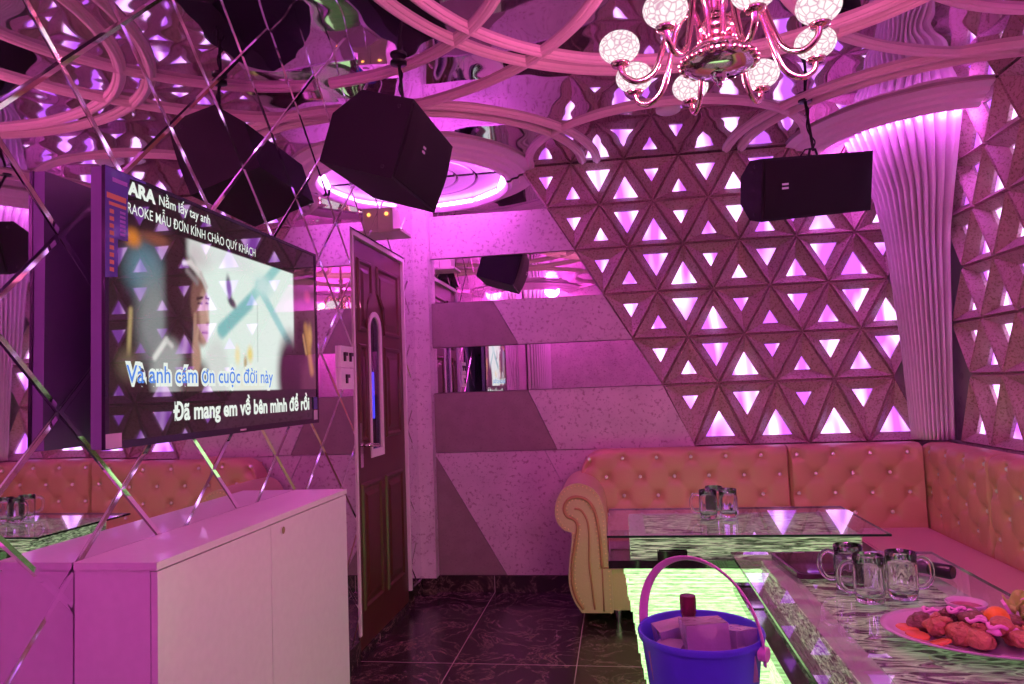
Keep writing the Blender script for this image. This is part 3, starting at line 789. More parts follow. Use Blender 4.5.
text('Đã mang em về bên mình để rồi', 'lyric_text', .218, .930, .083, .152, M['txt_white'], .0006, .032, label='white lower lyric line')
# film stickers on the bezel
M['film_blue'] = P('blue_printed_film', (.07, .07, .30), .25, coat=.5); M['film_yel'] = P('yellow_print', (.50, .26, .10), .4); M['film_vio'] = P('violet_print', (.35, .18, .55), .3)
M['film_wht'] = P('grey_white_label', (.55, .45, .55), .35)
bm = nb(); prism(bm, [(TY0+TWd*a, TZ0+THt*b) for a, b in ((.0, .60), (.035, .61), (.036, .745), (.066, .748), (.066, .92), (.072, .985), (.125, .990), (.122, .998), (.0, .998))], 0, TX+.0032, TX+.0040)
st = obj('film_sticker', bm, M['film_blue'], tv, world=True, label='blue printed film sticker on the upper left corner of the screen')
bm = nb()
for k in range(9): box(bm, *[uvp(.006, 0)[0]+.0040, TX+.0044], TY0+TWd*.012, TY0+TWd*.024, TZ0+THt*(.625+.026*k), TZ0+THt*(.640+.026*k))
box(bm, TX+.0040, TX+.0044, TY0+TWd*.004, TY0+TWd*.060, TZ0+THt*.885, TZ0+THt*.905); box(bm, TX+.0040, TX+.0044, TY0+TWd*.010, TY0+TWd*.060, TZ0+THt*.862, TZ0+THt*.874)
obj('print', bm, M['film_yel'], st, world=True)
bm = nb()
for k in range(6): box(bm, TX+.0040, TX+.0044, TY0+TWd*.042, TY0+TWd*.058, TZ0+THt*(.762+.016*k), TZ0+THt*(.771+.016*k))
box(bm, TX+.0040, TX+.0044, TY0+TWd*.02, TY0+TWd*.064, TZ0+THt*.95, TZ0+THt*.965)
obj('print', bm, M['film_vio'], st, world=True)
obj('corner_sticker', bx(TX+.0032, TX+.0040, TY0+TWd*.001, TY0+TWd*.046, TZ0+THt*.004, TZ0+THt*.055), M['film_wht'], tv, world=True, label='small grey label on the lower left bezel')
obj('side_sticker', bx(TX+.0032, TX+.0040, TY0+TWd*.958, TY0+TWd*.986, TZ0+THt*.02, TZ0+THt*.075), M['film_wht'], tv, world=True, label='small pink label near the lower right bezel')
obj('side_sticker', bx(TX+.0032, TX+.0040, TY0+TWd*.958, TY0+TWd*.986, TZ0+THt*.08, TZ0+THt*.15), M['film_blue'], tv, world=True)
bm = nb(); box(bm, TX+.003, TX+.0036, TY0+TWd*.50, TY0+TWd*.53, TZ0+THt*.009, TZ0+THt*.017); obj('maker_mark', bm, M['badge'], tv, world=True)

# ------------------------------------------------------------------ hanging loudspeakers
def quat_rv(v):
    v = Vector(v); return Matrix.Rotation(v.length, 3, v.normalized()).to_quaternion()
def speaker(label, loc, Rm, L, W_, D_, hangpt, bulge=.02, pent=True, name='hanging_loudspeaker', attx=.5, bxp=.1, side=0):
    """local x = length, y=0 grille face (outward +y), body behind, z = width"""
    root = thing(name, label, 'loudspeaker', loc, Rm.to_quaternion())
    sec = [(0, 0), (0, W_), (-.70*D_, .98*W_), (-D_, .62*W_), (-D_, .0*W_)] if pent else [(0, 0), (0, W_), (-.55*D_, W_*.98), (-D_, W_*.72), (-D_, W_*.28), (-.55*D_, W_*.02)]
    bm = nb(); prism(bm, sec, 0, 0, L); obj('cabinet', bm, M['speaker'], root, bevel=.008)
    # curved steel grille
    bm = nb(); nx, nz = 14, 8
    g0, g1 = [], []
    for i in range(nx+1):
        for j in range(nz+1):
            x = .012+(L-.024)*i/nx; z = .012+(W_-.024)*j/nz
            e = min(1, min(i, nx-i)/1.5)*min(1, min(j, nz-j)/1.0)
            y = .004+e*.008+bulge*(1-(2*j/nz-1)**2)*min(1, (.4+e))
            g0.append(bm.verts.new((x, y, z)))
    for i in range(nx):
        for j in range(nz):
            a = i*(nz+1)+j; bm.faces.new([g0[a], g0[a+1], g0[a+nz+2], g0[a+nz+1]])
    per = [i*(nz+1) for i in range(nx+1)] + [nx*(nz+1)+j for j in range(1, nz+1)] + [i*(nz+1)+nz for i in range(nx-1, -1, -1)] + [j for j in range(nz-1, 0, -1)]
    low = [bm.verts.new((g0[k].co.x, -.002, g0[k].co.z)) for k in per]
    for a in range(len(per)):
        b = (a+1) % len(per); bm.faces.new([g0[per[a]], g0[per[b]], low[b], low[a]])
    gr = obj('grille', bm, M['black'], root, smooth=2)
    bm = nb()
    for k in (0, 1): box(bm, bxp, bxp+.035 if not pent else bxp+.028, .012+bulge*.99, .0155+bulge*.99, W_*(.56)-.018*k, W_*(.56)+.009-.018*k)
    obj('badge', bm, M['badge'], gr)
    bm = nb()
    for x in (L+.001,):
        for (yy, zz) in ((-.05, W_*.12), (-.05, W_*.88)):
            tube(bm, [(x-.004, yy, zz), (x+.002, yy, zz)], .008, 10)
    obj('end_screws', bm, M['blackp'], root, smooth=2)
    # hanging bracket, rod and cable
    inv = Matrix.LocRotScale(Vector(loc), Rm.to_quaternion(), None).inverted()
    top = inv @ Vector(hangpt)
    # attach at the highest surface point near the top of the body
    att = Vector((L*attx, -D_*.4, W_*.99))
    bm = nb(); tube(bm, [att+Vector((-.03, 0, -.01)), att+Vector((-.01, 0, .03)), att+Vector((.02, 0, .03)), att+Vector((.03, 0, -.01))], .006, 8)
    obj('eye_bolt', bm, M['blackp'], root, smooth=True)
    a2 = att+Vector((0, 0, .025))
    bm = nb(); tube(bm, [a2, a2.lerp(top, .5), top], .007, 8)
    obj('rod', bm, M['cable'], root, smooth=True)
    bm = nb(); pts = []
    dirv = (top-a2); ortho = dirv.orthogonal().normalized(); o2 = dirv.normalized().cross(ortho)
    for k in range(33):
        t = k/32; a = t*10
        pts.append(a2+dirv*t+ortho*math.cos(a)*.014*(1-t*.4)+o2*math.sin(a)*.014*(1-t*.4))
    pts = [att+Vector((.06, -.02, 0)), att+Vector((.05, 0, .03))]+pts
    tube(bm, pts, .0035, 6); obj('cable', bm, M['cable'], root, smooth=True)
    bm = nb(); lathe(bm, [(0, .0), (.035, 0), (.035, -.012), (.012, -.018), (0, -.018)], (0, 0, 0), 16)
    up = inv.to_3x3() @ Vector((0, 0, 1)); R = Vector((0, 0, 1)).rotation_difference(up).to_matrix().to_4x4()
    bm.transform(Matrix.Translation(top) @ R); obj('ceiling_plate', bm, M['blackp'], root, smooth=2)
    return root
RL = Matrix(((-.038, .951, .308), (-.999, -.036, -.012), (-.001, -.308, .951)))
speaker('black loudspeaker hanging tilted in front of the door, its end panel towards the room', (-.820, 3.218, 2.104), RL, .579, .324, .316, (-.86, 2.84, CH-.012), .02, True, attx=.62, bxp=.40)
RR = Matrix(((-.882, .4712, .0059), (-.4527, -.8438, -.2883), (-.1309, -.257, .9575)))
speaker('black loudspeaker hanging level in front of the triangle lattice, grille towards the room', (1.273, 3.692, 2.078), RR, .66, .286, .15, (1.00, 3.70, CH-.012), .018, False, attx=.47, bxp=.535)

# ------------------------------------------------------------------ chandelier
HX, HY = .305, 1.915
ch = thing('chandelier', 'ornate pink metal chandelier with pierced glowing globes hanging from the ringed ceiling', 'chandelier', (HX, HY, 2.095))
bm = nb(); lathe(bm, [(0, .6), (.07, .6), (.075, .585), (.05, .565), (.018, .555), (.012, .54), (.012, .40), (.022, .38), (.03, .36), (.016, .335), (.014, .30), (.022, .26), (.036, .20), (.032, .17), (.024, .155), (.04, .135), (.055, .115), (.05, .10), (.03, .09), (.045, .075), (.07, .06), (.06, .05), (0, .05)], (HX, HY, 2.095), 28)
obj('stem', bm, M['rose'], ch, smooth=True, world=True)
bm = nb(); lathe(bm, [(0, .062), (.07, .055), (.094, .035), (.096, .022), (.088, .008), (.065, -.004), (.03, -.010), (.018, -.012), (.02, -.022), (.012, -.03), (.006, -.034), (.008, -.042), (0, -.05)], (HX, HY, 2.095), 36)
obj('bowl', bm, M['chrome'], ch, smooth=True, world=True, label='mirror-like round boss')
bm = nb()
for k in range(20):
    a = 2*PI*k/20; ball(bm, (HX+.094*math.cos(a), HY+.094*math.sin(a), 2.115), .013, 2, (1, 1, .8))
obj('bead_rim', bm, M['rose'], ch, smooth=True, world=True)
for k in range(8):
    a = math.radians(100+45*k); ca, sa = math.cos(a), math.sin(a)
    rr = .265
    def q(r, z, t=0.): return (HX+r*ca-t*sa, HY+r*sa+t*ca, 2.095+z)
    bm = nb(); tube(bm, spline([q(.045, .07), q(.055, .15), q(.085, .185), q(.12, .155), q(.145, .075), q(.175, .0), q(.22, -.025), q(.255, -.008), q(rr, .022)], 7), [.0082]*57, 10)
    arm = obj('arm', bm, M['rose'], ch, smooth=True, world=True)
    bm = nb(); lathe(bm, [(0, .015), (.022, .018), (.026, .026), (.012, .03), (0, .03)], q(rr, 0), 14); obj('socket_cup', bm, M['rose'], arm, smooth=True, world=True)
    bm = nb(); lathe(bm, [(0.001, -.040)]+[(.054*math.cos(t), .041*math.sin(t)) for t in [(-PI/2+PI*i/14) for i in range(1, 13)]]+[(.012, .041), (.0, .040)], q(rr, .069), 24)
    obj('globe', bm, M['globe'], ch, smooth=True, world=True, label='glowing pierced white globe')

t = thing('ceiling_disc', 'small pale round disc on the ceiling between the chandelier and the lattice wall', 'ceiling fitting', (.32, 3.68, CH))
bm = nb(); lathe(bm, [(0, -.022), (.050, -.022), (.062, -.014), (.064, -.001), (0, -.001)], (.32, 3.68, CH), 28); obj('cover', bm, M['white_paint'], t, smooth=2, world=True)
# ------------------------------------------------------------------ sofa
sf = thing('corner_sofa', 'long L-shaped orange tufted leather sofa with crystal buttons and a scroll arm', 'sofa', (.7, 4.1, 0))
SB, SR = 4.30, 1.69     # back faces
BUT = []
def tuft(name, a0, a1, z0, z1, mapf, brows, aoff, edges=(1, 1), corner=0.):
    """cushion in (a,z); mapf(a, z, out) -> world"""
    na, nz = int((a1-a0)/.012), int((z1-z0)/.012)
    pts = []
    for r, z in enumerate(brows):
        off = aoff if r % 2 == 0 else aoff+.099
        k0 = int((a0-off)/.198)-2
        for k in range(k0, k0+40):
            a = off+.198*k
            if a0+.035 < a < a1-.035 and z0 < z < z1-.02: pts.append((a, z))
    bm = nb(); g_ = []
    for i in range(na+1):
        row = []
        for j in range(nz+1):
            a = a0+(a1-a0)*i/na; z = z0+(z1-z0)*j/nz
            # rounded cushion edge
            ea = min(a-a0 if edges[0] else 9, a1-a if edges[1] else 9); ez = z1-z
            def rd(e, R): return 0 if e > R else R-math.sqrt(max(0, R*R-(R-e)**2))
            d = .055 - rd(ea, .022) - rd(ez, .05)
            # puffed diamonds
            s = 0
            m = min(((a-p[0])**2+(z-p[1])**2) for p in pts) if pts else 1
            d -= .019*math.exp(-m/.0011)+.016*math.exp(-m/.0003)
            u = (a-aoff)/.198+(z-brows[0])/.216; w = (a-aoff)/.198-(z-brows[0])/.216
            fu = abs(u-round(u)); fw = abs(w-round(w))
            if z > brows[-1]-.09 and z < brows[0]+.055:
                d -= .0042*math.exp(-(fu*.146/.010)**2)+.0042*math.exp(-(fw*.146/.010)**2)
            zz = z
            if corner and a-a0 < corner:
                t = 1-(a-a0)/corner; zz = z0+(z-z0)*(1-(1-math.sqrt(max(0, 1-t*t)))*corner/(z1-z0))
            row.append(bm.verts.new(mapf(a, zz, d)))
        g_.append(row)
    for i in range(na):
        for j in range(nz): bm.faces.new([g_[i][j], g_[i+1][j], g_[i+1][j+1], g_[i][j+1]])
    # back shell
    per = [g_[i][0] for i in range(na+1)]+[g_[na][j] for j in range(1, nz+1)]+[g_[i][nz] for i in range(na-1, -1, -1)]+[g_[0][j] for j in range(nz-1, 0, -1)]
    info = []
    for v in per: info.append(v)
    back = []
    inv = {}
    for i in range(na+1):
        for j in range(nz+1): inv[g_[i][j]] = (i, j)
    for v in per:
        i, j = inv[v]; a = a0+(a1-a0)*i/na; z = z0+(z1-z0)*j/nz
        if corner and a-a0 < corner:
            t = 1-(a-a0)/corner; z = z0+(z-z0)*(1-(1-math.sqrt(max(0, 1-t*t)))*corner/(z1-z0))
        back.append(bm.verts.new(mapf(a, z, -.085)))
    n = len(per)
    for k in range(n): bm.faces.new([per[k], per[(k+1) % n], back[(k+1) % n], back[k]])
    bm.faces.new(back)
    c = obj(name, bm, M['sofa'], sf, smooth=2, world=True)
    for p in pts:
        b = nb(); q = mapf(p[0], p[1], .055-.024)
        ball(b, q, .0125, 1); obj('crystal_button', b, M['crystal'], c, world=True)
mapb = lambda a, z, d: (a, SB+.035-d, z)
mapr = lambda a, z, d: (SR+.035-d, -a, z)
BR = [.825, .715, .605, .495]
tuft('back_cushion', -.25, .945, .38, .875, mapb, BR, .004, corner=.15)
tuft('back_cushion', .951, 1.66, .38, .875, mapb, BR, .004, edges=(1, 0))
BR2 = [.862, .77, .66, .545]
tuft('back_cushion', -4.33, -3.62, .38, .875, mapr, BR, -4.27, edges=(0, 1))
tuft('back_cushion', -3.614, -2.72, .38, .875, mapr, BR, -4.27)
tuft('back_cushion', -2.714, -1.80, .38, .875, mapr, BR, -4.27)
# seats
def cushion(x0, x1, y0, y1, z0, z1, name='seat_cushion'):
    bm = nb(); nx, ny = max(6, int((x1-x0)/.04)), max(6, int((y1-y0)/.04)); top = []
    for i in range(nx+1):
        row = []
        for j in range(ny+1):
            x = x0+(x1-x0)*i/nx; y = y0+(y1-y0)*j/ny
            e = min(x-x0, x1-x, y-y0, y1-y); R = .03
            z = z1-(0 if e > R else R-math.sqrt(max(0, R*R-(R-e)**2)))
            row.append(bm.verts.new((x, y, z)))
        top.append(row)
    for i in range(nx):
        for j in range(ny): bm.faces.new([top[i][j], top[i+1][j], top[i+1][j+1], top[i][j+1]])
    per = [top[i][0] for i in range(nx+1)]+[top[nx][j] for j in range(1, ny+1)]+[top[i][ny] for i in range(nx-1, -1, -1)]+[top[0][j] for j in range(ny-1, 0, -1)]
    lo = [bm.verts.new((v.co.x, v.co.y, z0)) for v in per]; n = len(per)
    for k in range(n): bm.faces.new([per[k], per[(k+1) % n], lo[(k+1) % n], lo[k]])
    bm.faces.new(lo); obj(name, bm, M['seat'], sf, smooth=2, world=True)
cushion(-.085, 1.255, 3.86, SB+.0, .29, .415)
cushion(1.262, SR+.0, 1.80, SB+.0, .29, .415)
bm = nb(); box(bm, -.08, 1.27, 3.885, 4.42, .07, .288); box(bm, 1.27, 1.82, 1.82, 4.42, .07, .288)
obj('base', bm, M['arm'], sf, world=True, bevel=.004)
bm = nb(); box(bm, -.2, 1.80, SB+.095, SB+.14, .07, .84); box(bm, SR+.095, SR+.14, 1.82, 4.38, .07, .84)
obj('back_frame', bm, M['sofa'], sf, world=True)
for x, y in ((-.055, 3.90), (-.055, 4.36), (1.20, 4.36), (1.30, 3.5), (1.30, 1.88), (1.78, 1.88)):
    bm = nb(); lathe(bm, [(0, .07), (.022, .07), (.018, .04), (.012, .0), (0, 0)], (x, y, .0), 12); obj('leg', bm, M['chrome'], sf, smooth=2, world=True)
# scroll arm
def scroll_outline():
    o = [(-.245, .066)]
    left = spline([(-.245, .066, 0), (-.285, .13, 0), (-.308, .22, 0), (-.302, .33, 0), (-.285, .43, 0), (-.283, .485, 0)], 5)
    o += [(p.x, p.y) for p in left[1:]]
    cx_, cy_ = -.290, .585
    # scroll bulging left, then over the top, down the inner side
    sc_ = spline([(-.283, .485, 0), (-.325, .500, 0), (-.360, .545, 0), (-.368, .610, 0), (-.345, .680, 0), (-.300, .728, 0), (-.240, .745, 0), (-.175, .725, 0), (-.128, .675, 0), (-.105, .600, 0), (-.098, .50, 0), (-.098, .40, 0), (-.082, .30, 0), (-.080, .066, 0)], 5)
    o += [(p.x, p.y) for p in sc_[1:]]
    return o
OUT = scroll_outline()
bm = nb(); prism(bm, OUT, 1, 3.845, 4.42); ar = obj('arm', bm, M['arm'], sf, smooth=2, world=True, bevel=.0)
# front facing panel, piping that winds into the scroll, nail heads
PATH = spline([(-.235, .085, 0), (-.268, .14, 0), (-.288, .22, 0), (-.284, .33, 0), (-.262, .44, 0), (-.250, .52, 0), (-.268, .555, 0), (-.302, .570, 0), (-.318, .608, 0), (-.302, .650, 0), (-.262, .672, 0), (-.205, .662, 0), (-.165, .62, 0), (-.145, .55, 0), (-.132, .44, 0), (-.128, .30, 0)], 6)
bm = nb(); tube(bm, [(p.x, 3.843, p.y) for p in PATH], .0085, 8); obj('piping', bm, M['piping'], ar, smooth=True, world=True)
P2 = spline([(-.175, .085, 0), (-.185, .2, 0), (-.195, .33, 0), (-.190, .45, 0), (-.195, .54, 0), (-.225, .60, 0), (-.262, .612, 0)], 6)
bm = nb(); tube(bm, [(p.x, 3.843, p.y) for p in P2], .006, 8); tube(bm, [(-.128, 3.843, .30), (-.128, 3.843, .075)], .004, 6); tube(bm, [(-.128, 3.843, .30), (-.082, 3.843, .30)], .004, 6)
obj('piping', bm, M['piping'], ar, smooth=True, world=True)
bm = nb(); acc = 0
for path in ([Vector((p[0], p[1], 0)) for p in OUT], PATH):
    off = .014
    L_ = 0; last = None
    for a, b in zip(path, path[1:]):
        d = (b-a).length; nrm = Vector((b.y-a.y, -(b.x-a.x), 0)).normalized() if d > 1e-6 else Vector((0, 0, 0))
        t = .024-L_
        while t < d:
            p = a.lerp(b, t/d)
            q = p+nrm*(off if path is PATH else .013)
            ball(bm, (q.x, 3.842, q.y), .0048, 1, (1, .6, 1)); t += .024
        L_ = d-(t-.024)
obj('nailhead_trim', bm, M['nail'], ar, smooth=True, world=True)
bm = nb(); prism(bm, [(-y, z) for y, z in []] or [(-3.9, .066)]*0 or [(1.70-.0, .066), (1.79, .066), (1.79, .60), (1.75, .68), (1.68, .70), (1.62, .66), (1.62, .56), (1.68, .50)], 0, 1.30, 1.80)
obj('arm', bm, M['arm'], sf, smooth=2, world=True, bevel=.01)

# ------------------------------------------------------------------ stacked glass tables
def stack_table(name, label, gx0, gx1, gy0, gy1):
    t = thing(name, label, 'table', ((gx0+gx1)/2, (gy0+gy1)/2, 0)); rg = random.Random(int(gx0*1000)+5)
    x0, x1, y0, y1 = gx0+.056, gx1-.056, gy0+.043, gy1-.043
    bm = nb(); n = 40
    for k in range(n):
        z = .004+k*.01425; tt = k/(n-1); ins = .080*(1-tt)
        j = [rg.uniform(-.004, .004)+(.010 if k % 3 == 0 else 0) for _ in range(4)]
        box(bm, x0+ins+j[0], x1-ins-j[1], y0+ins*.5+j[2]*.3, y1-ins*.5-j[3]*.3, z, z+.0108)
    obj('base', bm, M['stack'], t, world=True, label='stack of clear glass sheets lit green from inside')
    obj('light_core', bx(x0+.10, x1-.10, y0+.06, y1-.06, .006, .568), M['core'], t, world=True)
    bm = nb(); box(bm, gx0+.0, gx1-.0, gy0+.01, gy1-.01, .575, .6045)
    obj('shelf', bm, M['slab'], t, world=True, label='black glass shelf', bevel=.002)
    bm = nb(); ux0, ux1, uy0, uy1 = gx0+.085, gx1-.085, gy0+.047, gy1-.06
    for k in range(9):
        z = .6048+k*.0090; j = [rg.uniform(-.0025, .0025) for _ in range(4)]
        box(bm, ux0+j[0], ux1+j[1], uy0+j[2], uy1+j[3], z, z+.0070)
    obj('upper_stack', bm, M['stack2'], t, world=True, label='small stack of clear glass sheets with a painted-in green glow')
    bm = nb(); box(bm, ux0+.002, ux1-.002, uy0+.002, uy1-.002, .6850, .6868); obj('cover_sheet', bm, M['haze'], t, world=True)
    bm = nb(); box(bm, ux0+.062, ux1-.055, uy0+.05, uy1-.05, .6872, .6892)
    obj('crackled_sheet', bm, M['crackle'], t, world=True, label='sheet of crackled glass with a painted-in green glow and dark veins')
    bm = nb(); box(bm, gx0, gx1, gy0, gy1, .690, .700)
    obj('glass_top', bm, M['glass'], t, world=True)
    bm = nb(); e = .0012
    for (a, b, c, d) in ((gx0-e, gx1+e, gy0-e, gy0-.0002), (gx0-e, gx1+e, gy1+.0002, gy1+e), (gx0-e, gx0-.0002, gy0, gy1), (gx1+.0002, gx1+e, gy0, gy1)): box(bm, a, b, c, d, .691, .699)
    obj('glass_edge', bm, M['glassedge'], t, world=True)
    return t
stack_table('glass_coffee_table', 'glass coffee table on a green glowing base parallel to the back sofa', -.068, .936, 2.735, 3.318)
stack_table('glass_coffee_table', 'nearest glass coffee table, holding the food platter and microphone', .342, .960, 1.16, 2.467)
ZT = .7005; TS = .851
t = thing('ashtray', 'small dark square glass ashtray on the black shelf of the far table', 'ashtray', (.17, 2.76, .605))
bm = nb(); box(bm, .115, .225, 2.747, 2.777, .605, .610)
for x in (.115, .218): box(bm, x, x+.007, 2.747, 2.777, .610, .638)
box(bm, .122, .218, 2.747, 2.751, .610, .638); box(bm, .122, .218, 2.773, 2.777, .610, .638)
obj('dish', bm, M['slab'], t, world=True, bevel=.002)

# ------------------------------------------------------------------ beer mugs
def mug(x, y, ang, label, group, proto=[None]):
    if proto[0] is None:
        r = thing('beer_mug', '', 'mug', (0, 0, 0))
        bm = nb(); H_ = .135; ro = .043
        def fl(k, z): return 1+.035*math.cos(10*2*PI*k/60)*(1 if .02 < z < .10 else 0)
        rings = []
        for rad, z in [(0, 0), (.036, 0), (.040, .004), (.041, .02), (.043, .03), (.0435, .095), (.042, .105), (.043, H_), (.0405, H_), (.039, .105), (.039, .03), (.036, .018), (0, .016)]:
            rings.append([bm.verts.new((0, 0, z))] if rad == 0 else [bm.verts.new((rad*fl(k, z)*math.cos(2*PI*k/60), rad*fl(k, z)*math.sin(2*PI*k/60), z)) for k in range(60)])
        for A, B in zip(rings, rings[1:]):
            for k in range(60):
                u = []
                for v in (A[k % len(A)], A[(k+1) % len(A)], B[(k+1) % len(B)], B[k % len(B)]):
                    if v not in u: u.append(v)
                bm.faces.new(u)
        obj('body', bm, M['mug'], r, smooth=True)
        bm = nb(); tube(bm, spline([(.040, 0, .112), (.062, 0, .116), (.082, 0, .098), (.084, 0, .060), (.066, 0, .034), (.041, 0, .030)], 8), .0062, 10, flat=(.0075, .0055))
        obj('handle', bm, M['mug'], r, smooth=True); proto[0] = r; o = r
    else: o = copy_tree(proto[0])
    o.location = (x, y, ZT); o.scale = (TS,)*3; o.rotation_euler = (0, 0, math.radians(ang)); T(o, label, 'mug', group); return o
G1, G2 = 'clear mugs on the nearest table', 'clear mugs on the far table'
mug(.600, 1.931, 185, 'clear glass beer mug on the nearest table, in front of the group of three', G1)
mug(.587, 2.042, 172, 'clear glass beer mug at the back left of the three on the nearest table', G1)
mug(.691, 1.965, 0, 'clear glass beer mug on the nearest table with its handle towards the long sofa corner', G1)
mug(.345, 3.062, 190, 'clear beer mug with its handle to the left on the far table', G2)
mug(.428, 3.085, 60, 'rightmost clear beer mug of the cluster on the far table', G2)
mug(.383, 3.165, 120, 'clear beer mug standing behind the other two on the far table', G2)

# ------------------------------------------------------------------ tablet, microphone
def rrect(x0, x1, y0, y1, r, n=6):
    out = []
    for cx, cy, a0 in ((x1-r, y1-r, 0), (x0+r, y1-r, PI/2), (x0+r, y0+r, PI), (x1-r, y0+r, 3*PI/2)):
        for k in range(n+1): out.append((cx+r*math.cos(a0+PI/2*k/n), cy+r*math.sin(a0+PI/2*k/n)))
    return out
t = thing('tablet', 'dark rounded song tablet lying on the nearest table behind the mugs', 'tablet', (.553, 2.271, ZT), Euler((0, 0, .10)).to_quaternion())
bm = nb(); prism(bm, rrect(-.089, .089, -.132, .132, .021), 2, 0, .014); obj('case', bm, M['tablet'], t, smooth=2, bevel=.002)
bm = nb(); prism(bm, rrect(-.078, .078, -.119, .119, .012), 2, .0142, .0150); obj('screen', bm, M['tvscreen'] if 'tvscreen' in M else M['slab'], t, smooth=2)
bm = nb(); prism(bm, rrect(-.018, .018, .122, .127, .002), 2, .0142, .0152); obj('speaker_slot', bm, M['badge'], t)
a, b = Vector((.732, 2.297, ZT+.0205)), Vector((.880, 2.127, ZT+.0205))
t = thing('microphone', 'dark wireless microphone lying on the nearest table right of the mugs', 'microphone', ((a.x+b.x)/2, (a.y+b.y)/2, ZT))
d = (b-a)
bm = nb(); tube(bm, [a+d*.22, a+d*.26, a+d*.45, a+d*.72], [.019, .020, .019, .017], 16); obj('body', bm, M['greymetal'], t, smooth=2, world=True)
bm = nb(); tube(bm, [a+d*.722, a+d*.75, a+d*.97, a+d], [.018, .0195, .0195, .016], 16); obj('tail_cap', bm, M['blackp'], t, smooth=2, world=True)
bm = nb(); ball(bm, a+d*.10+Vector((0, 0, .002)), .0225, 3, (1, 1, .97)); obj('head', bm, M['chrome'], t, smooth=True, world=True)
bm = nb(); tube(bm, [a+d*.195, a+d*.218], .0215, 16); obj('collar', bm, M['blackp'], t, smooth=2, world=True)

# ------------------------------------------------------------------ food platter
PX, PY_, PR = .752, 1.645, math.radians(-12)
Rz = Euler((0, 0, PR)).to_quaternion()
t = thing('oval_platter', 'oval white platter heaped with fried food on the nearest table', 'plate', (PX, PY_, ZT), Rz); t.scale = (TS,)*3
bm = nb(); lathe(bm, [(0, .004), (.5, .005), (.62, .010), (.93, .028), (1.0, .032), (1.0, .028), (.93, .022), (.64, .002), (.60, 0), (.56, 0), (.54, .002), (0, .002)], (0, 0, 0), 64, 1, 1)
for v in bm.verts: v.co.x *= .252; v.co.y *= .182
obj('dish', bm, M['porcelain'], t, smooth=True)
def ploc(x, y): v = Rz @ Vector((x*TS*.98-.024, y*TS*1.08, 0)); return v.x+PX, v.y+PY_
def lump(name, x, y, z, r, mat, label, cat, group, sz=(1, 1, 1), jig=.14, sub=3, seed=0, rz=0):
    rg = random.Random(seed); bm = nb(); ball(bm, (0, 0, 0), r, 2, sz, jig, rg)
    bmesh.ops.subdivide_edges(bm, edges=bm.edges, cuts=1, smooth=1.)
    wx, wy = ploc(x, y); o = obj(name, bm, M[mat], smooth=True); o.location = (wx, wy, ZT+z*TS); o.scale = (TS,)*3; o.rotation_euler = (0, 0, rz)
    T(o, label, cat, group); return o
rg = random.Random(11)
spots = [(-.10, -.02), (-.06, .03), (-.055, -.045), (-.02, -.01), (-.015, .05), (-.02, -.07), (.03, -.045), (.02, .025), (.06, -.02), (.075, .03), (.10, -.045), (.035, .065), (.065, -.075), (-.13, .02), (.11, .005)]
names_ = ['fried meat chunk at the left end of the heap on the platter', 'fried meat chunk high on the left of the food heap', 'glazed meat chunk at the front left of the platter', 'meat chunk at the centre of the food heap', 'dark browned chunk at the back of the food heap',
          'glazed chunk at the very front of the platter', 'meat chunk just right of the platter front centre', 'browned chunk beside the orange ball', 'chunk in front of the orange ball on the platter', 'dark chunk between the orange ball and the lettuce',
          'chunk at the front right of the platter', 'browned chunk behind the orange ball near the sauce bowl', 'small glazed chunk at the front right rim of the platter', 'pale chunk by the left rim of the platter', 'chunk beside the lettuce leaves']
for k, ((x, y), nm) in enumerate(zip(spots, names_)):
    lump('meat_chunk', x, y, .030+.010*(k % 3 == 0)+(.018 if abs(x) < .05 and abs(y) < .055 else 0), rg.uniform(.023, .032), 'meat2' if k in (1, 3, 4, 7, 9, 11, 13) else 'meat', nm, 'food', 'fried meat on the platter', (1.1, .9, .8), .2, seed=k, rz=k)
for k in range(16):
    a = k*2.4; q_ = .03+.085*((k*.37) % 1)
    lump('meat_morsel', q_*1.45*math.cos(a), q_*.62*math.sin(a)-.005, .050+.022*((k*.61) % 1)*(1 if q_ < .08 else .2), rg.uniform(.010, .015), ('meat', 'meat2', 'onion', 'meat')[k % 4], 'small morsel tucked among the larger chunks on the platter', 'food', 'small morsels on the platter', (1.3, .8, .7), .25, seed=40+k, rz=k)
lump('orange_ball', .035, -.002, .062, .027, 'orange', 'round orange garnish on top of the food heap', 'food', 'garnishes on the platter', jig=.03)
for k, (x, y, z, nm) in enumerate([(-.165, .0, .022, 'tomato slice at the left end of the platter'), (-.15, -.045, .022, 'tomato slice at the front left rim of the platter'), (-.11, -.085, .022, 'tomato slice at the front of the platter'), (.16, -.055, .024, 'tomato slice at the right end of the platter'), (.145, -.02, .032, 'tomato slice beside the lettuce'), (-.08, .075, .022, 'tomato slice at the back left rim of the platter')]):
    bm = nb(); lathe(bm, [(0, .004), (.022, .004), (.027, .002), (.027, -.003), (0, -.004)], (0, 0, 0), 20); o = obj('tomato_slice', bm, M['tomato'], smooth=2)
    o.location = (*ploc(x, y), ZT+z*TS); o.scale = (TS,)*3; o.rotation_euler = (rg.uniform(-.3, .3), rg.uniform(-.3, .3), k); T(o, nm, 'food', 'garnishes on the platter')
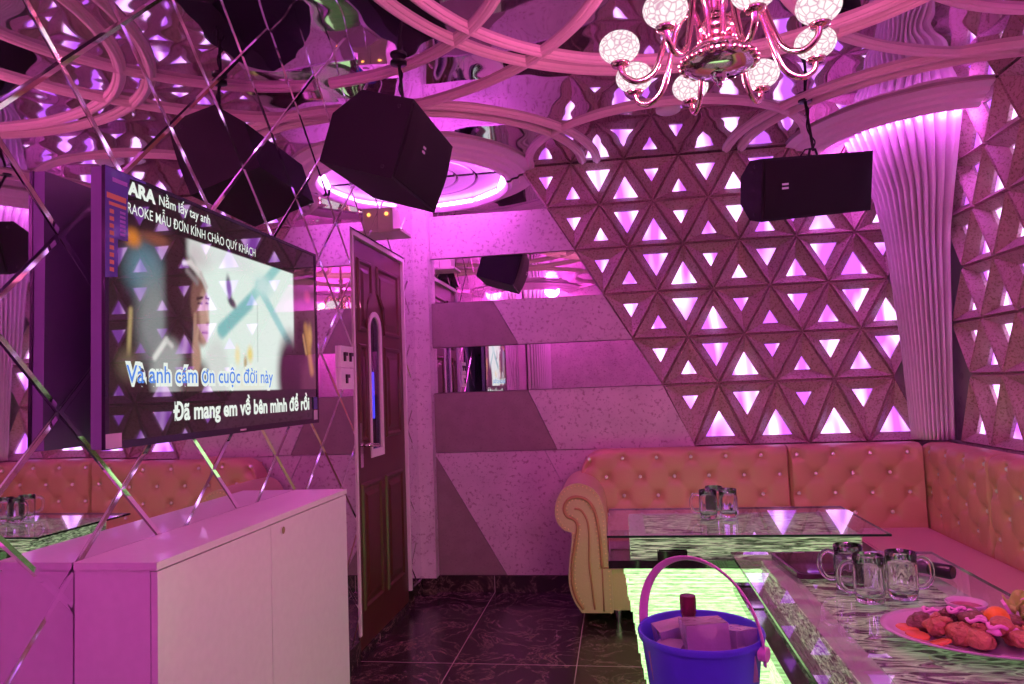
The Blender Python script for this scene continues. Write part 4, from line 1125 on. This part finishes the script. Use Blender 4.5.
for k, (x, y, z, nm) in enumerate([(-.05, .0, .075, 'pale pink onion curl on top of the heap'), (-.10, .035, .06, 'pale pink onion curl at the left of the heap'), (.02, -.06, .062, 'pale onion curl at the front of the heap'), (-.02, -.045, .070, 'pale onion curl left of the orange ball')]):
    bm = nb(); tube(bm, [(math.cos(a)*.02, math.sin(a)*.014, .004*math.sin(3*a)) for a in [k+i*.35 for i in range(14)]], .0045, 8)
    o = obj('onion_curl', bm, M['onion'], smooth=True); o.location = (*ploc(x, y), ZT+z*TS); o.scale = (TS,)*3; T(o, nm, 'food', 'garnishes on the platter')
def leaf(x, y, z, s, rz, tilt, nm):
    bm = nb(); n, m = 12, 8; g_ = []
    for i in range(n+1):
        row = []
        for j in range(m+1):
            u = i/n; v = (j/m-.5)*2; w = math.sin(PI*min(1, u*.92+.08))**.6
            row.append(bm.verts.new((u*s, v*s*.38*w, .012*math.sin(v*7+u*5)*abs(v)+.02*v*v+.012*math.sin(u*9))))
        g_.append(row)
    for i in range(n):
        for j in range(m): bm.faces.new([g_[i][j], g_[i+1][j], g_[i+1][j+1], g_[i][j+1]])
    o = obj('lettuce_leaf', bm, M['lettuce'], smooth=True); md = o.modifiers.new('t', 'SOLIDIFY'); md.thickness = .0015
    o.location = (*ploc(x, y), ZT+z*TS); o.scale = (TS,)*3; o.rotation_euler = (0, tilt, rz); T(o, nm, 'food', 'garnishes on the platter')
leaf(.10, .035, .045, .10, -.3, -.25, 'yellow-green lettuce leaf at the right end of the platter')
leaf(.09, .06, .055, .07, .7, -.5, 'yellow-green lettuce leaf standing beside the sauce bowl')
leaf(.13, .01, .040, .085, -.7, -.1, 'yellow-green lettuce leaf over the right rim of the platter')
for k, (x, y, z, r_, nm) in enumerate([(.115, .075, .075, .4, 'purple-lit carrot flower leaning by the lettuce'), (.075, .045, .070, 1.3, 'small purple-lit onion wedge between the bowl and the lettuce')]):
    bm = nb(); prism(bm, [(0, 0), (.022, -.004), (.030, .012), (.018, .026), (.002, .020)], 2, 0, .006); o = obj('carrot_slice', bm, M['onion'], bevel=.001)
    o.location = (*ploc(x, y), ZT+z*TS-.01); o.rotation_euler = (1.1, 0, r_); T(o, nm, 'food', 'garnishes on the platter')
bxp_, byp_ = .752, 1.765
t = thing('sauce_bowl', 'small white bowl of dark red sauce at the back of the food platter', 'bowl', (bxp_, byp_, ZT+.014)); t.scale = (TS,)*3
bm = nb(); lathe(bm, [(0, 0), (.026, 0), (.030, .006), (.045, .030), (.050, .042), (.047, .043), (.040, .030), (.025, .010), (0, .008)], (0, 0, 0), 32); obj('bowl', bm, M['porcelain'], t, smooth=True)
bm = nb(); lathe(bm, [(0, .032), (.0405, .031), (.030, .014), (0, .013)], (0, 0, 0), 28); obj('sauce', bm, M['sauce'], t, smooth=2)

# ------------------------------------------------------------------ stool, ice bucket, ice, bottle
BX, BY, BZ = .131, 1.40, .60
t = thing('round_stool', 'black round stool under the ice bucket', 'stool', (BX, BY, 0))
bm = nb(); lathe(bm, [(0, BZ-.001), (.12, BZ-.001), (.135, BZ-.012), (.138, BZ-.04), (.125, BZ-.055), (0, BZ-.055)], (BX, BY, 0), 32); obj('seat', bm, M['stool'], t, smooth=2, world=True)
for k in range(4):
    a = PI/4+k*PI/2; bm = nb(); tube(bm, [(BX+.09*math.cos(a), BY+.09*math.sin(a), BZ-.055), (BX+.13*math.cos(a), BY+.13*math.sin(a), .002)], .012, 10); obj('leg', bm, M['chrome'], t, smooth=2, world=True)
t = thing('ice_bucket', 'blue plastic ice bucket with a pink handle in front of the green glowing table', 'bucket', (BX, BY, BZ))
bm = nb(); BH = .205; RB, RT = .088, .1135
lathe(bm, [(0, 0), (RB-.006, 0), (RB, .005), (RT-.004, BH-.014), (RT+.001, BH-.013), (RT+.003, BH-.004), (RT+.001, BH), (RT-.003, BH-.001), (RT-.006, BH-.010), (RB-.004, .008), (0, .006)], (BX, BY, BZ), 64)
bk = obj('body', bm, M['blue'], t, smooth=2, world=True)
pa = math.radians(-32)   # pivot direction
pv = Vector((math.cos(pa), math.sin(pa), 0)); c0 = Vector((BX, BY, BZ+BH-.022))
bm = nb(); hp = []
for k in range(41):
    a = PI*k/40; hp.append(c0+pv*(math.cos(a)*(RT+.007))+Vector((0, 0, math.sin(a)**.9*.152))+Vector((-.010*math.sin(a), .0, 0)))
hp = [hp[0]-Vector((0, 0, .02))]+hp+[hp[-1]-Vector((0, 0, .02))]
tube(bm, hp, .006, 10, flat=(.0028, .0100)); hd = obj('handle', bm, M['pinkp'], t, smooth=2, world=True, label='pink plastic carrying handle')
for s in (-1, 1):
    bm = nb(); q = c0+pv*(s*(RT+.001)); tube(bm, [q-pv*s*.002, q+pv*s*.012], .013, 16); obj('pivot', bm, M['pinkp'], t, smooth=2, world=True)
ices = [(-.050, .024, .145, .030, .3), (.004, -.034, .160, .036, .12), (.064, .006, .146, .030, .8), (-.058, -.032, .128, .028, 1.1), (.035, .055, .132, .028, .5), (.058, -.045, .125, .026, .2), (-.020, .062, .128, .025, 1.3),
        (-.01, -.02, .085, .034, .6), (.05, .02, .080, .032, .1), (-.05, .02, .080, .032, .9), (.0, .05, .075, .03, .3), (.03, -.055, .075, .028, .8), (-.035, -.055, .075, .026, .4)]
inm = ['ice cube at the back left of the blue bucket', 'biggest ice cube at the centre front of the blue bucket', 'ice cube on the right of the centre cube in the blue bucket', 'ice cube at the front left rim of the blue bucket', 'ice cube at the back right of the blue bucket', 'ice cube at the front right rim of the blue bucket', 'ice cube behind the bottle in the blue bucket',
       'ice cube under the central cube', 'ice cube under the right-hand cubes', 'ice cube under the left-hand cubes', 'ice cube under the back of the pile', 'ice cube low at the bucket front', 'ice cube low at the front left of the bucket']
for k, ((x, y, z, s, r), nm) in enumerate(zip(ices, inm)):
    bm = nb(); vs = box(bm, -s, s, -s*.9, s*.9, -s*.95, s*(1.05 if k == 1 else .9)); rg = random.Random(k)
    for v in bm.verts: v.co += Vector((rg.uniform(-.003, .003), rg.uniform(-.003, .003), rg.uniform(-.003, .003)))
    o = obj('ice_cube', bm, M['ice'], smooth=2, bevel=.006); o.location = (BX+x, BY+y, BZ+z+.032); o.rotation_euler = (rg.uniform(-.15, .15), rg.uniform(-.15, .15), r)
    T(o, nm, 'ice', 'ice cubes in the bucket')
t = thing('bottle', 'dark red bottle neck sticking out of the ice in the blue bucket', 'bottle', (BX-.018, BY+.028, BZ+.014))
c_ = (BX-.018, BY+.028, BZ+.014)
bm = nb(); lathe(bm, [(0, 0), (.026, 0), (.028, .004), (.028, .12), (.022, .155), (.013, .185), (.0125, .225), (0, .225)], c_, 24); obj('glass', bm, M['bottle'], t, smooth=True, world=True)
bm = nb(); lathe(bm, [(0, .245), (.0145, .244), (.0155, .238), (.0150, .212), (.0132, .208), (0, .208)], c_, 24); obj('cap', bm, M['cap'], t, smooth=2, world=True)

# ------------------------------------------------------------------ lights that the room has, and added fill
def point(name, loc, col, e, r=.05):
    l = bpy.data.lights.new(name, 'POINT'); l.color = col; l.energy = e; l.shadow_soft_size = r
    o = bpy.data.objects.new(name, l); COL.objects.link(o); o.location = loc; return o
def area(name, loc, rot, col, e, sx, sy):
    l = bpy.data.lights.new(name, 'AREA'); l.shape = 'RECTANGLE'; l.size = sx; l.size_y = sy; l.color = col; l.energy = e
    o = bpy.data.objects.new(name, l); COL.objects.link(o); o.location = loc; o.rotation_euler = rot; return o
MAG = (1., .09, .86); VIO = (.80, .10, 1.)
# LED tape in the two back corner coves, washing the walls below
def cove_lights(cx, cy, sx, sy, e, col):
    for k in range(3):
        a = PI/2*(k+.5)/3; r = .57
        d = Vector((-sx*math.cos(a), -sy*math.sin(a), -.9)).normalized()
        l = area('cove_light', (cx+sx*r*math.cos(a), cy+sy*r*math.sin(a), 2.640), (0, 0, 0), col, e/3, .27, .025)
        l.rotation_mode = 'QUATERNION'
        z = -d; x = Vector((-sx*math.sin(a), sy*math.cos(a), 0)); x = (x - z*x.dot(z)).normalized(); y = z.cross(x)
        l.rotation_quaternion = Matrix((x, y, z)).transposed().to_quaternion()
cove_lights(LW, BW, 1, -1, 12, VIO); cove_lights(RW, BW, -1, -1, 7, VIO)
for x, y, e_ in ((LW+.42, RY+.42, 45), (RW-.42, RY+.42, 88)): point('cove_light', (x, y, 2.60), MAG, e_, .10)  # added magenta fill from the unseen rear corners
# bulbs of the chandelier, between its globes
for k in range(4):
    a = math.radians(77+90*k)
    point('chandelier_light', (HX+.26*math.cos(a), HY+.26*math.sin(a), 2.16), (1., .20, .48), 11, .03)
w = bpy.data.worlds.new('World'); sc.world = w; w.use_nodes = True
w.node_tree.nodes['Background'].inputs[0].default_value = (.02, .0, .02, 1); w.node_tree.nodes['Background'].inputs[1].default_value = 1.

# ------------------------------------------------------------------ camera
cam = bpy.data.cameras.new('camera'); co = bpy.data.objects.new('camera', cam); COL.objects.link(co); sc.camera = co
yaw, pit, rol = -0.14607, 0.063687, -0.037098
fw = Vector((math.sin(yaw)*math.cos(pit), math.cos(yaw)*math.cos(pit), math.sin(pit)))
r0 = Vector((math.cos(yaw), -math.sin(yaw), 0)); u0 = r0.cross(fw)
r_ = r0*math.cos(rol)+u0*math.sin(rol); u_ = -r0*math.sin(rol)+u0*math.cos(rol)
co.matrix_world = Matrix(((r_.x, u_.x, -fw.x, 0), (r_.y, u_.y, -fw.y, 0), (r_.z, u_.z, -fw.z, 1.27), (0, 0, 0, 1)))
cam.sensor_width = 36; cam.lens = 710/1024*36; cam.clip_start = .02
sc.view_settings.view_transform = 'Standard'; sc.view_settings.look = 'None'; sc.view_settings.gamma = 1; sc.view_settings.exposure = 0.; sc.view_settings.use_curve_mapping = False
cy = sc.cycles
cy.max_bounces = 9; cy.glossy_bounces = 6; cy.diffuse_bounces = 4; cy.transmission_bounces = 6; cy.transparent_max_bounces = 16
cy.sample_clamp_indirect = 6.; cy.caustics_reflective = True; cy.blur_glossy = .5; cy.caustics_refractive = False
cy.use_denoising = True
